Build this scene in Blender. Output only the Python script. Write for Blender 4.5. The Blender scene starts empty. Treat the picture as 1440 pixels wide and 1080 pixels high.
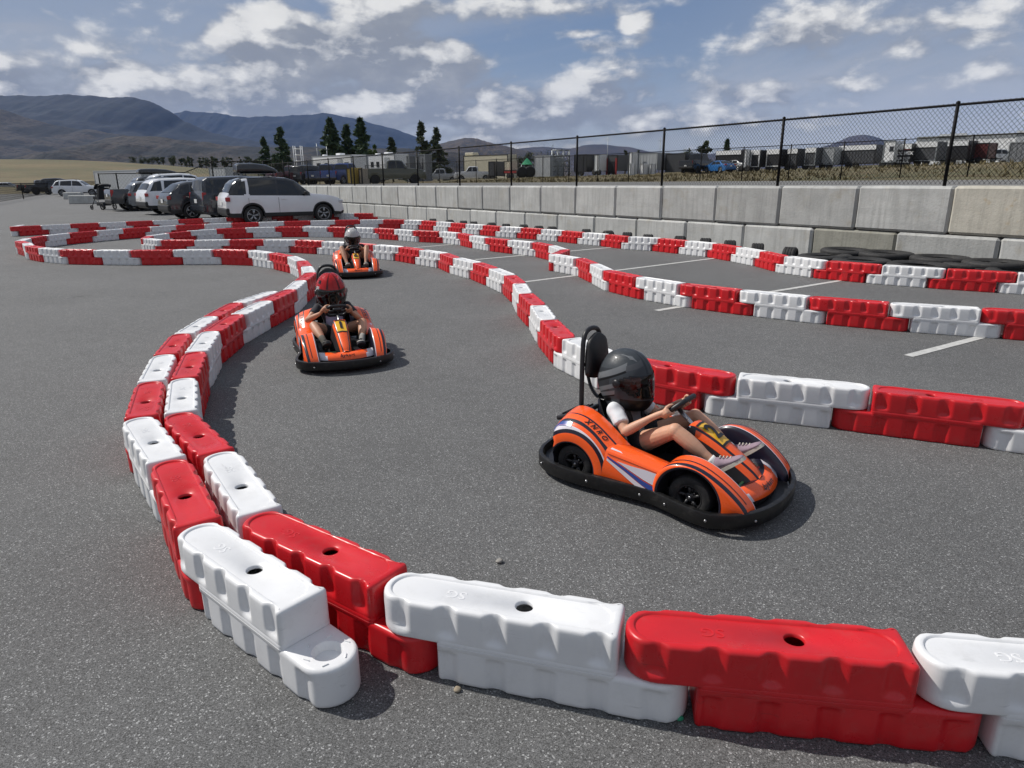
import bpy, bmesh, math, random
from mathutils import Vector, Matrix, noise
R=math.radians
random.seed(7)
SC=bpy.context.scene
COL=SC.collection
F=957.0; HZ=248.0; H=1.7; ROLL=-.009           # camera measured from the photo (1440 px wide)
PITCH_CAM=math.atan((540-HZ)/F)
_cp,_sp=math.cos(PITCH_CAM),math.sin(PITCH_CAM); _cr,_sr=math.cos(ROLL),math.sin(ROLL)
def ray(u,v):
    a0=(u-720)/F; b0=-(v-540)/F
    a=a0*_cr-b0*_sr; b=a0*_sr+b0*_cr
    return Vector((a,_cp+b*_sp,-_sp+b*_cp))
def gp(u,v,z=0.0):
    d=ray(u,v); t=(z-H)/d.z; return Vector((d.x*t,d.y*t,z))
def at(u,v,Y):
    d=ray(u,v); t=Y/d.y; return Vector((d.x*t,Y,H+d.z*t))
def hz(u): return HZ-.009*(u-720)
# ---------------------------------------------------------------- materials
MATS={}
def _in(b,*names):
    for n in names:
        if n in b.inputs: return b.inputs[n]
def mat(name,col=(.5,.5,.5),rough=.5,metal=0.,spec=None,coat=0.,noise_amt=0.,noise_scale=8.,bump=0.,bump_scale=40.,rough_var=0.,dirt=0.):
    """procedural Principled material; optional colour mottling, roughness variation, bump, dust"""
    if name in MATS: return MATS[name]
    m=bpy.data.materials.new(name); m.use_nodes=True; nt=m.node_tree; N=nt.nodes; L=nt.links
    b=N['Principled BSDF']
    b.inputs['Base Color'].default_value=(*col,1); b.inputs['Roughness'].default_value=rough
    b.inputs['Metallic'].default_value=metal
    if spec is not None: b.inputs['Specular IOR Level'].default_value=spec
    if coat: b.inputs['Coat Weight'].default_value=coat; b.inputs['Coat Roughness'].default_value=.06
    if noise_amt or rough_var or bump or dirt:
        tc=N.new('ShaderNodeTexCoord')
        oi=N.new('ShaderNodeObjectInfo')
        va=N.new('ShaderNodeVectorMath'); va.operation='MULTIPLY_ADD'
        va.inputs[1].default_value=(1,1,1)
        L.new(tc.outputs['Object'],va.inputs[0]);
        cm=N.new('ShaderNodeVectorMath'); cm.operation='SCALE'; cm.inputs['Scale'].default_value=37.
        cx=N.new('ShaderNodeCombineXYZ'); L.new(oi.outputs['Random'],cx.inputs[0]); L.new(oi.outputs['Random'],cx.inputs[1])
        L.new(cx.outputs[0],cm.inputs[0]); L.new(cm.outputs[0],va.inputs[2])
        src=va.outputs[0]
    if noise_amt or dirt:
        n=N.new('ShaderNodeTexNoise'); n.inputs['Scale'].default_value=noise_scale; n.inputs['Detail'].default_value=8; n.inputs['Roughness'].default_value=.62
        L.new(src,n.inputs['Vector'])
        r=N.new('ShaderNodeMapRange'); r.inputs['From Min'].default_value=.3; r.inputs['From Max'].default_value=.7
        r.inputs['To Min'].default_value=1-noise_amt; r.inputs['To Max'].default_value=1+noise_amt
        L.new(n.outputs['Fac'],r.inputs['Value'])
        mx=N.new('ShaderNodeVectorMath'); mx.operation='SCALE'; mx.inputs[0].default_value=col
        L.new(r.outputs[0],mx.inputs['Scale']); L.new(mx.outputs[0],b.inputs['Base Color'])
        if dirt:
            n2=N.new('ShaderNodeTexNoise'); n2.inputs['Scale'].default_value=noise_scale*2.3; n2.inputs['Detail'].default_value=10; n2.inputs['Roughness'].default_value=.75
            L.new(src,n2.inputs['Vector'])
            r2=N.new('ShaderNodeMapRange'); r2.inputs['From Min'].default_value=.52; r2.inputs['From Max'].default_value=.75; r2.inputs['To Max'].default_value=dirt
            L.new(n2.outputs['Fac'],r2.inputs['Value'])
            mm=N.new('ShaderNodeMix'); mm.data_type='RGBA'; mm.inputs['B'].default_value=(.2,.18,.15,1)
            L.new(r2.outputs[0],mm.inputs['Factor']); L.new(mx.outputs[0],mm.inputs['A']); L.new(mm.outputs['Result'],b.inputs['Base Color'])
    if rough_var:
        n=N.new('ShaderNodeTexNoise'); n.inputs['Scale'].default_value=noise_scale*1.7; n.inputs['Detail'].default_value=6; L.new(src,n.inputs['Vector'])
        r=N.new('ShaderNodeMapRange'); r.inputs['From Min'].default_value=.3; r.inputs['From Max'].default_value=.7
        r.inputs['To Min'].default_value=max(.02,rough-rough_var); r.inputs['To Max'].default_value=rough+rough_var
        L.new(n.outputs['Fac'],r.inputs['Value']); L.new(r.outputs[0],b.inputs['Roughness'])
    if bump:
        n=N.new('ShaderNodeTexNoise'); n.inputs['Scale'].default_value=bump_scale; n.inputs['Detail'].default_value=5; L.new(src,n.inputs['Vector'])
        bp=N.new('ShaderNodeBump'); bp.inputs['Strength'].default_value=bump; bp.inputs['Distance'].default_value=.01
        L.new(n.outputs['Fac'],bp.inputs['Height']); L.new(bp.outputs[0],b.inputs['Normal'])
    MATS[name]=m; return m
# ---------------------------------------------------------------- objects
def obj(name,bm_or_me,mats=None,parent=None,smooth=False,loc=None):
    if isinstance(bm_or_me,bmesh.types.BMesh):
        me=bpy.data.meshes.new(name); bm_or_me.normal_update(); bm_or_me.to_mesh(me); bm_or_me.free()
    else: me=bm_or_me
    if mats is not None:
        for m in (mats if isinstance(mats,(list,tuple)) else [mats]): me.materials.append(m)
    if smooth:
        if smooth is True: me.polygons.foreach_set('use_smooth',[True]*len(me.polygons))
        else: me.shade_smooth() if False else sharp(me,smooth)
    o=bpy.data.objects.new(name,me); COL.objects.link(o)
    if parent is not None: o.parent=parent
    if loc is not None: o.location=loc
    return o
def sharp(me,deg):
    """smooth shading with edges sharper than deg kept hard"""
    bm=bmesh.new(); bm.from_mesh(me); c=R(deg)
    for f in bm.faces: f.smooth=True
    for e in bm.edges:
        if len(e.link_faces)==2: e.smooth=e.calc_face_angle(0)<c
        else: e.smooth=False
    bm.to_mesh(me); bm.free()
def empty(name,loc=(0,0,0),rz=0,scale=1.):
    o=bpy.data.objects.new(name,None); COL.objects.link(o); o.location=loc; o.rotation_euler=(0,0,rz); o.scale=(scale,)*3
    o.empty_display_size=.2; return o
def tag(o,label=None,cat=None,group=None,kind=None):
    if label: o['label']=label
    if cat: o['category']=cat
    if group: o['group']=group
    if kind: o['kind']=kind
    return o
def copy_tree(o,parent=None):
    c=o.copy(); COL.objects.link(c); c.parent=parent
    for ch in o.children: copy_tree(ch,c)
    return c
# ---------------------------------------------------------------- bmesh shapes
def box(bm,c,s,rz=0,mi=0,rot=None,bev=0.):
    ma=Matrix.Translation(c)@(rot if rot is not None else Matrix.Rotation(rz,4,'Z'))@Matrix.Diagonal((s[0],s[1],s[2],1))
    r=bmesh.ops.create_cube(bm,size=1,matrix=ma); vs=r['verts']
    fs=set(f for v in vs for f in v.link_faces)
    if bev:
        es=set(e for v in vs for e in v.link_edges)
        q=bmesh.ops.bevel(bm,geom=list(es),offset=bev,segments=2,profile=.5,affect='EDGES')
        fs=set(q['faces'])|set(f for f in fs if f.is_valid)
    for f in fs: f.material_index=mi
    return vs
def tube(bm,pts,r,n=8,mi=0,closed=False,caps=True):
    """round tube along a polyline; r is a number or one per point"""
    P=[Vector(p) for p in pts]; k=len(P); rr=r if isinstance(r,(list,tuple)) else [r]*k
    rings=[]; up=None
    for i,p in enumerate(P):
        if closed: t=(P[(i+1)%k]-P[i-1])
        else: t=(P[min(i+1,k-1)]-P[max(i-1,0)])
        t.normalize()
        if up is None:
            up=Vector((0,0,1)) if abs(t.z)<.9 else Vector((1,0,0))
        a=t.cross(up);
        if a.length<1e-6: a=t.cross(Vector((0,1,0)))
        a.normalize(); b=a.cross(t).normalized(); up=b
        rings.append([bm.verts.new(p+(a*math.cos(2*math.pi*j/n)+b*math.sin(2*math.pi*j/n))*rr[i]) for j in range(n)])
    for i in range(k if closed else k-1):
        A=rings[i]; B=rings[(i+1)%k]
        for j in range(n):
            f=bm.faces.new((A[j],A[(j+1)%n],B[(j+1)%n],B[j])); f.material_index=mi; f.smooth=True
    if caps and not closed:
        for q in (rings[0][::-1],rings[-1]):
            f=bm.faces.new(q); f.material_index=mi
    return rings
def loft(bm,rings,closed=True,mi=0,cap0=False,cap1=False,mis=None):
    V=[[bm.verts.new(p) for p in r] for r in rings]
    for i in range(len(V)-1):
        A,B=V[i],V[i+1]; n=len(A)
        for j in range(n if closed else n-1):
            f=bm.faces.new((A[j],A[(j+1)%n],B[(j+1)%n],B[j])); f.material_index=mis[i] if mis else mi; f.smooth=True
    if cap0: f=bm.faces.new(V[0][::-1]); f.material_index=mis[0] if mis else mi
    if cap1: f=bm.faces.new(V[-1]); f.material_index=mis[-1] if mis else mi
    return V
def lathe(bm,prof,c=(0,0,0),axis='Z',n=24,mi=0,mis=None,closed_prof=False):
    """prof: list of (radius, height along axis)"""
    c=Vector(c); rings=[]
    for r,h in prof:
        ring=[]
        for j in range(n):
            a=2*math.pi*j/n; x,y=r*math.cos(a),r*math.sin(a)
            ring.append(c+(Vector((x,y,h)) if axis=='Z' else Vector((x,h,y)) if axis=='Y' else Vector((h,x,y))))
        rings.append(ring)
    if closed_prof: rings.append(rings[0])
    V=loft(bm,rings,mi=mi,mis=mis)
    return V
def prism(bm,poly,depth,axis='Y',c=(0,0,0),mi=0):
    """polygon (list of 2D) extruded symmetrically along an axis; axis Y: poly=(x,z)"""
    c=Vector(c); A=[];B=[]
    for p in poly:
        for s,l in ((-.5,A),(.5,B)):
            d=depth*s
            v=Vector((p[0],d,p[1])) if axis=='Y' else Vector((d,p[0],p[1])) if axis=='X' else Vector((p[0],p[1],d))
            l.append(bm.verts.new(c+v))
    fs=[bm.faces.new(A),bm.faces.new(B[::-1])]
    n=len(A)
    for j in range(n): fs.append(bm.faces.new((A[j],B[j],B[(j+1)%n],A[(j+1)%n])))
    for f in fs: f.material_index=mi
    return A,B
def fixn(bm):
    bmesh.ops.recalc_face_normals(bm,faces=bm.faces[:]); return bm
def crom(pts,n):
    """Catmull-Rom resample of control points into n points (any dimension)"""
    P=[tuple(p) for p in pts]; k=len(P); out=[]
    for i in range(n):
        t=i/(n-1)*(k-1); a=min(int(t),k-2); f=t-a
        p0=P[max(a-1,0)];p1=P[a];p2=P[a+1];p3=P[min(a+2,k-1)]
        out.append(tuple(.5*((2*p1[d])+(-p0[d]+p2[d])*f+(2*p0[d]-5*p1[d]+4*p2[d]-p3[d])*f*f+(-p0[d]+3*p1[d]-3*p2[d]+p3[d])*f**3) for d in range(len(p1))))
    return out
def text_bm(s,size,depth=.0,bold=0.,shear=0.,res=3):
    """letters as a bmesh lying in XY, centred"""
    cu=bpy.data.curves.new('lettering','FONT'); cu.body=s; cu.size=size; cu.extrude=depth; cu.offset=bold; cu.shear=shear
    cu.align_x='CENTER'; cu.align_y='CENTER'; cu.resolution_u=res
    o=bpy.data.objects.new('lettering',cu); COL.objects.link(o)
    me=o.to_mesh(); bm=bmesh.new(); bm.from_mesh(me); o.to_mesh_clear()
    bpy.data.objects.remove(o); bpy.data.curves.remove(cu); return bm
def put(bm,src,ma,mi=0):
    """append src bmesh to bm through a matrix"""
    me=bpy.data.meshes.new('tmp'); src.to_mesh(me); src.free()
    me.transform(ma); n0=len(bm.faces); bm.from_mesh(me); bpy.data.meshes.remove(me)
    bm.faces.ensure_lookup_table()
    for f in bm.faces[n0:]: f.material_index=mi
def apply_mods(o):
    dg=bpy.context.evaluated_depsgraph_get(); dg.update()
    me=bpy.data.meshes.new_from_object(o.evaluated_get(dg)); me.name=o.data.name
    o.modifiers.clear(); o.data=me; return me
ORD=['first','second','third','fourth','fifth','sixth','seventh','eighth','ninth','tenth','eleventh','twelfth','thirteenth','fourteenth','fifteenth','sixteenth','seventeenth','eighteenth','nineteenth','twentieth']
def ordn(i):
    if i<20: return ORD[i]
    t={2:'twenty',3:'thirty',4:'forty'}[(i+1)//10]; r=(i+1)%10
    return t+'-'+ORD[r-1] if r else {'twenty':'twentieth','thirty':'thirtieth','forty':'fortieth'}[t]
# ================================================================ camera, sun, sky
cam=bpy.data.cameras.new('camera'); camo=bpy.data.objects.new('camera',cam); COL.objects.link(camo)
cam.sensor_fit='HORIZONTAL'; cam.sensor_width=36; cam.lens=F/1440*36; cam.clip_start=.05; cam.clip_end=60000
rt=Vector((_cr,_sr*_sp,_sr*_cp)); upv=Vector((-_sr,_cr*_sp,_cr*_cp)); fw=Vector((0,_cp,-_sp))
Mx=Matrix((( rt.x,upv.x,-fw.x,0),(rt.y,upv.y,-fw.y,0),(rt.z,upv.z,-fw.z,H),(0,0,0,1)))
camo.matrix_world=Mx; SC.camera=camo
SUN_EL=R(47); SUN_H=Vector((-.94,.34)).normalized()
sd=Vector((SUN_H.x*math.cos(SUN_EL),SUN_H.y*math.cos(SUN_EL),math.sin(SUN_EL)))
sl=bpy.data.lights.new('sun','SUN'); sl.energy=4.25; sl.angle=R(.55); sl.color=(1,.955,.89)
so=bpy.data.objects.new('sun',sl); COL.objects.link(so); so.rotation_euler=sd.to_track_quat('Z','Y').to_euler(); so.location=(-30,10,40)
SC.view_settings.view_transform='Standard'; SC.view_settings.look='None'; SC.view_settings.gamma=1; SC.view_settings.exposure=0
SC.view_settings.use_curve_mapping=False
W=bpy.data.worlds.new('World'); SC.world=W; W.use_nodes=True
nt=W.node_tree; N=nt.nodes; L=nt.links; N.clear()
def nd(t,**k):
    n=N.new(t)
    for a,v in k.items(): setattr(n,a,v)
    return n
def mth(op,a,b=None,c=None,clamp=False):
    n=nd('ShaderNodeMath',operation=op,use_clamp=clamp)
    for i,x in enumerate((a,b,c)):
        if x is None: continue
        if isinstance(x,(int,float)): n.inputs[i].default_value=x
        else: L.new(x,n.inputs[i])
    return n.outputs[0]
def smooth(x,a,b):
    n=nd('ShaderNodeMapRange',interpolation_type='SMOOTHSTEP')
    n.inputs['From Min'].default_value=a; n.inputs['From Max'].default_value=b
    L.new(x,n.inputs['Value']); return n.outputs[0]
def mixc(f,a,b):
    n=nd('ShaderNodeMix',data_type='RGBA')
    for s,x in (('Factor',f),('A',a),('B',b)):
        if isinstance(x,(int,float)): n.inputs[s].default_value=x
        elif isinstance(x,tuple): n.inputs[s].default_value=(*x,1)
        else: L.new(x,n.inputs[s])
    return n.outputs['Result']
sky=nd('ShaderNodeTexSky',sky_type='NISHITA',sun_disc=False,sun_elevation=SUN_EL,sun_rotation=math.atan2(SUN_H.x,SUN_H.y)%(2*math.pi),air_density=1.0,dust_density=.0,ozone_density=2.5,altitude=400)
tc=nd('ShaderNodeTexCoord'); sx=nd('ShaderNodeSeparateXYZ'); L.new(tc.outputs['Generated'],sx.inputs[0])
AZ=mth('ARCTAN2',sx.outputs[0],sx.outputs[1]); EL=mth('ARCSINE',mth('MAXIMUM',sx.outputs[2],-.99))
def azel(u,v):
    d=ray(u,v).normalized(); return math.atan2(d.x,d.y),math.asin(d.z)
def vec(x,y,z=0.):
    n=nd('ShaderNodeCombineXYZ')
    if z: x=mth('ADD',x,z*3.1); y=mth('ADD',y,z*1.7)
    for i,a in enumerate((x,y,z)):
        if isinstance(a,(int,float)): n.inputs[i].default_value=a
        else: L.new(a,n.inputs[i])
    return n.outputs[0]
def fbm(v,scale,detail=8,rough=.55,dist=0.,typ='FBM',lac=2.):
    n=nd('ShaderNodeTexNoise',noise_type=typ,noise_dimensions='2D'); n.inputs['Scale'].default_value=scale; n.inputs['Detail'].default_value=detail
    n.inputs['Roughness'].default_value=rough; n.inputs['Distortion'].default_value=dist; n.inputs['Lacunarity'].default_value=lac
    L.new(v,n.inputs['Vector']); return n.outputs['Fac']
# cumulus banks: soft ellipses in azimuth/elevation, edges broken by billowing noise
BLOBS=[ # u, v, half width, half height, weight  (photo pixels -> directions)
 (470,70,150,50,1.45),(400,22,65,26,1.1),(600,88,90,42,1.3),(535,15,85,30,.95),(645,97,45,20,.7),
 (30,120,90,36,.85),(110,105,45,20,.8),(190,122,80,34,1.),(265,120,80,36,.95),(350,140,150,42,.95),(500,160,180,42,.95),(590,135,100,32,.85),(640,165,120,30,.9),
 (800,140,120,32,1.1),(760,165,140,30,.9),(690,128,75,18,.7),(920,160,130,24,.75),(1060,132,120,24,.85),(1180,110,65,18,.7),(980,172,160,18,.6),
 (900,32,45,18,.85),(790,52,55,10,.55),(840,68,80,12,.5),(1150,35,100,36,.75),(1075,62,65,24,.5),(1350,20,120,24,.6),(1180,75,120,30,.45),
 (700,12,260,18,.7),(1300,60,100,24,.5),(45,78,30,10,.55),(70,20,20,8,.4),(250,60,150,30,.35),(1380,110,100,20,.45)]
def density(dx,dy):
    """cloud amount for the view direction shifted by (dx,dy) radians"""
    a=mth('ADD',AZ,dx); e=mth('ADD',EL,dy)
    warp=fbm(vec(a,mth('MULTIPLY',e,1.5)),6,4,.6); warp2=fbm(vec(a,mth('MULTIPLY',e,1.5),5.),6,4,.6)
    a2=mth('ADD',a,mth('MULTIPLY',mth('SUBTRACT',warp,.5),.14)); e2=mth('ADD',e,mth('MULTIPLY',mth('SUBTRACT',warp2,.5),.05))
    tot=None
    for (u,v,w,h,k) in BLOBS:
        A,E=azel(u,v); A1,_=azel(u+w,v); _,E1=azel(u,v-h)
        qx=mth('MULTIPLY',mth('SUBTRACT',a2,A),1/(A1-A)); qy=mth('MULTIPLY',mth('SUBTRACT',e2,E),1/(E1-E))
        r=mth('ADD',mth('MULTIPLY',qx,qx),mth('MULTIPLY',qy,qy))
        g=mth('MULTIPLY',mth('EXPONENT',mth('MULTIPLY',r,-.8)),k)
        tot=g if tot is None else mth('MAXIMUM',tot,g)
    # elsewhere round the sky: ordinary broken cumulus so that other views and reflections have clouds too
    out=mth('ABSOLUTE',a); far=smooth(out,.66,.9)
    pp=vec(a,mth('MULTIPLY',e,1.9),.3)
    gen=mth('MULTIPLY',smooth(fbm(pp,3.2,4,.5),.45,.7),mth('MAXIMUM',far,smooth(e,.27,.5)))
    tot=mth('MAXIMUM',tot,mth('MULTIPLY',gen,.8))
    # broken cumulus bank low over the hills
    bank=mth('MULTIPLY',mth('MULTIPLY',smooth(e,.005,.03),smooth(e,.20,.11)),mth('ADD',.08,mth('MULTIPLY',smooth(fbm(vec(a,mth('MULTIPLY',e,2.6),7.),5.,4,.5),.34,.6),.62)))
    tot=mth('MAXIMUM',tot,mth('MULTIPLY',bank,smooth(a,.50,.05)))
    # billows: rounded puffs at three sizes
    def puff(scale,z,sm=.35):
        n=nd('ShaderNodeTexVoronoi',feature='SMOOTH_F1',voronoi_dimensions='2D'); n.inputs['Scale'].default_value=scale; n.inputs['Smoothness'].default_value=sm
        n.inputs['Detail'].default_value=2.; n.inputs['Roughness'].default_value=.55; n.inputs['Lacunarity'].default_value=2.3
        L.new(vec(mth('ADD',a,mth('MULTIPLY',mth('SUBTRACT',warp2,.5),.05)),mth('MULTIPLY',e,1.7),z),n.inputs['Vector']); return n.outputs['Distance']
    b1=mth('SUBTRACT',.45,puff(9.5,.2)); b2=mth('SUBTRACT',fbm(pp,17,9,.62,.15),.5); b3=mth('SUBTRACT',fbm(pp,5,5,.55),.5)
    n=mth('ADD',mth('ADD',mth('MULTIPLY',b1,.62),mth('MULTIPLY',b2,1.15)),mth('MULTIPLY',b3,.55))
    return mth('ADD',tot,mth('MULTIPLY',n,.74)),n
d0,tex0=density(0.,0.)
d1,tex1=density(-.020,.016)          # one step towards the sun: how much cloud shades this spot
cov=smooth(d0,.03,.56)
shade=mth('ADD',mth('MULTIPLY',mth('SUBTRACT',d0,d1),1.5),mth('ADD',mth('MULTIPLY',tex0,1.05),.40))
shade=mth('SUBTRACT',shade,mth('MULTIPLY',mth('MAXIMUM',mth('SUBTRACT',d1,.42),0.),.62),clamp=True)
shade=mth('ADD',mth('MULTIPLY',shade,.80),mth('MULTIPLY',smooth(tex0,-.45,.5),.24),clamp=True)
ccol=mixc(shade,(3.5,3.75,4.2),(10.9,10.75,10.3))
# thin high veil, streaked
veil=smooth(fbm(vec(mth('MULTIPLY',AZ,1.1),mth('ADD',mth('MULTIPLY',EL,4.2),mth('MULTIPLY',AZ,-.55))),2.4,7,.6,.5),.34,.70)
lft=smooth(AZ,.0,-.42); rgt=smooth(AZ,.16,.5); low=smooth(EL,.16,.02)
veil=mth('MULTIPLY',mth('ADD',mth('MULTIPLY',veil,.50),mth('ADD',mth('MULTIPLY',lft,.50),mth('ADD',mth('MULTIPLY',rgt,.42),mth('MULTIPLY',low,.55)))),.92,clamp=True)
blue=mixc(smooth(EL,.0,.32),(3.8,4.4,5.4),(1.6,2.5,4.4))
skyc=mixc(.72,sky.outputs[0],blue)
base=mixc(veil,skyc,mixc(smooth(EL,.0,.2),(6.2,6.6,7.2),(4.9,5.2,5.8)))
full=mixc(mth('MULTIPLY',cov,.97),base,ccol)
bg=nd('ShaderNodeBackground'); bg.inputs['Strength'].default_value=.082; L.new(full,bg.inputs['Color'])
wo=nd('ShaderNodeOutputWorld'); L.new(bg.outputs[0],wo.inputs['Surface'])
W.cycles.sampling_method='MANUAL'; W.cycles.sample_map_resolution=512
SC.cycles.max_bounces=6; SC.cycles.diffuse_bounces=3; SC.cycles.glossy_bounces=3; SC.cycles.transmission_bounces=4; SC.cycles.transparent_max_bounces=10; SC.cycles.volume_bounces=0; SC.cycles.caustics_reflective=False; SC.cycles.caustics_refractive=False
# ================================================================ ground, lot, wall line
WQ=1.1; W0=Vector((7.03*WQ,10.98*WQ,0)); DW=Vector((-.5673,.8235,0)); NW=Vector((.8235,.5673,0))   # wall face line, direction, away-normal
def wp(s,t,z=0.): 
    p=W0+DW*s+NW*t; return Vector((p.x,p.y,z))
def st(x,y):
    d=Vector((x,y,0))-W0; return d.dot(DW),d.dot(NW)
def sstep(x,a,b):
    t=min(1,max(0,(x-a)/(b-a))); return t*t*(3-2*t)
def terrain(s,t):
    back=sstep(t,.30,.55)
    zb=1.405-.0052*min(max(s,-20),60)
    bank=(.92-.55*sstep(s,4,45))*sstep(t,22.5,36)
    zb+=bank+max(0,min(t,110)-36)*.021
    if t>110: zb+=(min(t,900)-110)*.004
    front=-.07
    hill=8.6*sstep(s,116,290)-5*sstep(s,420,900)
    fade=sstep(s,62,110)
    front=front*(1-sstep(s,112,118))+hill*sstep(t,120,-10)
    return max(front,(zb*(1-fade)+fade*min(zb,.6))*back-.07*(1-back)) if back>0 else front
asph=mat('asphalt',(.075,.074,.072),.85)
def asphalt_nodes(m,base,contrast=1.,far=False):
    nt=m.node_tree; N=nt.nodes; L=nt.links; b=N['Principled BSDF']
    tc=N.new('ShaderNodeTexCoord'); co=tc.outputs['Object']
    def noi(sc,de,ro=.6):
        n=N.new('ShaderNodeTexNoise'); n.inputs['Scale'].default_value=sc; n.inputs['Detail'].default_value=de; n.inputs['Roughness'].default_value=ro; L.new(co,n.inputs['Vector']); return n.outputs['Fac']
    def mr(x,a,b_,c,d):
        n=N.new('ShaderNodeMapRange'); L.new(x,n.inputs['Value'])
        for k,v in zip(('From Min','From Max','To Min','To Max'),(a,b_,c,d)): n.inputs[k].default_value=v
        return n.outputs[0]
    def mul(a,b_):
        n=N.new('ShaderNodeMath'); n.operation='MULTIPLY'; L.new(a,n.inputs[0]); L.new(b_,n.inputs[1]); return n.outputs[0]
    v=N.new('ShaderNodeTexVoronoi'); v.inputs['Scale'].default_value=290; L.new(co,v.inputs['Vector'])
    sv=N.new('ShaderNodeSeparateColor'); L.new(v.outputs['Color'],sv.inputs[0])
    stones=mr(sv.outputs[0],0,1,.4,1.6)
    v2=N.new('ShaderNodeTexVoronoi'); v2.inputs['Scale'].default_value=195; L.new(co,v2.inputs['Vector'])
    sv2=N.new('ShaderNodeSeparateColor'); L.new(v2.outputs['Color'],sv2.inputs[0])
    light=mr(sv2.outputs[1],.91,.96,1.,2.7)       # scattered pale aggregate
    fine=mr(noi(330,3),.3,.7,.75,1.25)
    patch=mr(noi(.55,6,.55),.3,.7,.88,1.12); patch2=mr(noi(5.5,5,.6),.3,.7,.94,1.06)
    f=mul(mul(mul(stones,light),fine),mul(patch,patch2))
    # faint darker tyre-worn bands and oil spots
    spot=mr(noi(1.9,3,.5),.68,.76,1.,.72)
    f=mul(f,spot)
    sc=N.new('ShaderNodeVectorMath'); sc.operation='SCALE'; sc.inputs[0].default_value=base; L.new(f,sc.inputs['Scale']); L.new(sc.outputs[0],b.inputs['Base Color'])
    bp=N.new('ShaderNodeBump'); bp.inputs['Strength'].default_value=.4; bp.inputs['Distance'].default_value=.004
    hh=N.new('ShaderNodeMath'); hh.operation='ADD'; L.new(v.outputs['Distance'],hh.inputs[0]); L.new(noi(240,3),hh.inputs[1])
    L.new(hh.outputs[0],bp.inputs['Height']); L.new(bp.outputs[0],b.inputs['Normal'])
asphalt_nodes(asph,(.107,.108,.108))
def grass_mat(name,c1,c2,c3,s1=.05,s2=.9):
    m=mat(name,c1,.95); nt=m.node_tree; N=nt.nodes; L=nt.links; b=N['Principled BSDF']
    tc=N.new('ShaderNodeTexCoord')
    def noi(sc,de):
        n=N.new('ShaderNodeTexNoise'); n.inputs['Scale'].default_value=sc; n.inputs['Detail'].default_value=de; n.inputs['Roughness'].default_value=.65; L.new(tc.outputs['Object'],n.inputs['Vector']); return n.outputs['Fac']
    def mr(x,a,b_):
        n=N.new('ShaderNodeMapRange'); n.inputs['From Min'].default_value=a; n.inputs['From Max'].default_value=b_; L.new(x,n.inputs['Value']); return n.outputs[0]
    def mx(f,a,b_):
        n=N.new('ShaderNodeMix'); n.data_type='RGBA'
        for s,x in (('Factor',f),('A',a),('B',b_)):
            if isinstance(x,tuple): n.inputs[s].default_value=(*x,1)
            else: L.new(x,n.inputs[s])
        return n.outputs['Result']
    a=mx(mr(noi(s1,5),.4,.6),c1,c2); a=mx(mr(noi(s2,8),.45,.7),a,c3)
    L.new(a,b.inputs['Base Color'])
    bp=N.new('ShaderNodeBump'); bp.inputs['Strength'].default_value=.8; bp.inputs['Distance'].default_value=.3; L.new(noi(s2*3,6),bp.inputs['Height']); L.new(bp.outputs[0],b.inputs['Normal'])
    return m
grass=grass_mat('dry_grass',(.16,.128,.066),(.085,.088,.042),(.12,.085,.046),.03,.5)
def spread(lo,hi,n,g): return [lo+(hi-lo)*((math.exp(g*i/n)-1)/(math.exp(g)-1)) for i in range(n+1)]
ss=[-v for v in spread(24,12000,14,5)][::-1][:-1]+[-24+4*i for i in range(45)]+spread(156,14000,46,5)
ts=[-v for v in spread(6,12000,22,6)][::-1]+[-3,-1,0,.30,.34,.40,.46,.52,.60,2,6,12,20,22.5,24,26,28,30,32,34,36,40,46,54,64,76,90,110]+spread(130,12000,24,5)
bm=bmesh.new(); G=[[bm.verts.new(wp(s,t,terrain(s,t)+(0 if (abs(t)<22 or abs(s)>3000 or abs(t)>3000 or (t<0 and s<118)) else .22*(noise.noise(Vector((s*.11,t*.11,3)))+.6*noise.noise(Vector((s*.4,t*.4,8)))) ) )) for t in ts] for s in ss]
for i in range(len(ss)-1):
    for j in range(len(ts)-1): bm.faces.new((G[i][j],G[i][j+1],G[i+1][j+1],G[i+1][j])).smooth=True
fixn(bm)
tag(obj('ground',bm,grass),kind='structure')
def sheet(name,pts,m,z):
    bm=bmesh.new(); f=bm.faces.new([bm.verts.new((p[0],p[1],z) if len(p)==2 else p) for p in pts])
    if f.normal.z<0 or f.calc_area() and (f.normal_update() or f.normal.z<0): f.normal_flip()
    return tag(obj(name,bm,m),kind='structure')
a=wp(-23,.28); b_=wp(110,.28); c_=wp(114,-30); d_=wp(116,-120)
sheet('parking_lot',[(a.x,a.y),(b_.x,b_.y),(c_.x,c_.y),(d_.x,d_.y),(-190,-40),(40,-40)],asph,0.)
bm=bmesh.new(); prev=None
for s in [-23,-10,0,10,20,30,40,50,60]:
    cur=[bm.verts.new(wp(s,t,terrain(s,t)+.03)) for t in (.62,8,19.5)]
    if prev:
        for k in range(2): bm.faces.new((prev[k],cur[k],cur[k+1],prev[k+1]))
    prev=cur
fixn(bm); tag(obj('upper_road',bm,mat('road_asphalt',(.15,.148,.142),.9,noise_amt=.15,noise_scale=1.2)),kind='structure')
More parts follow.
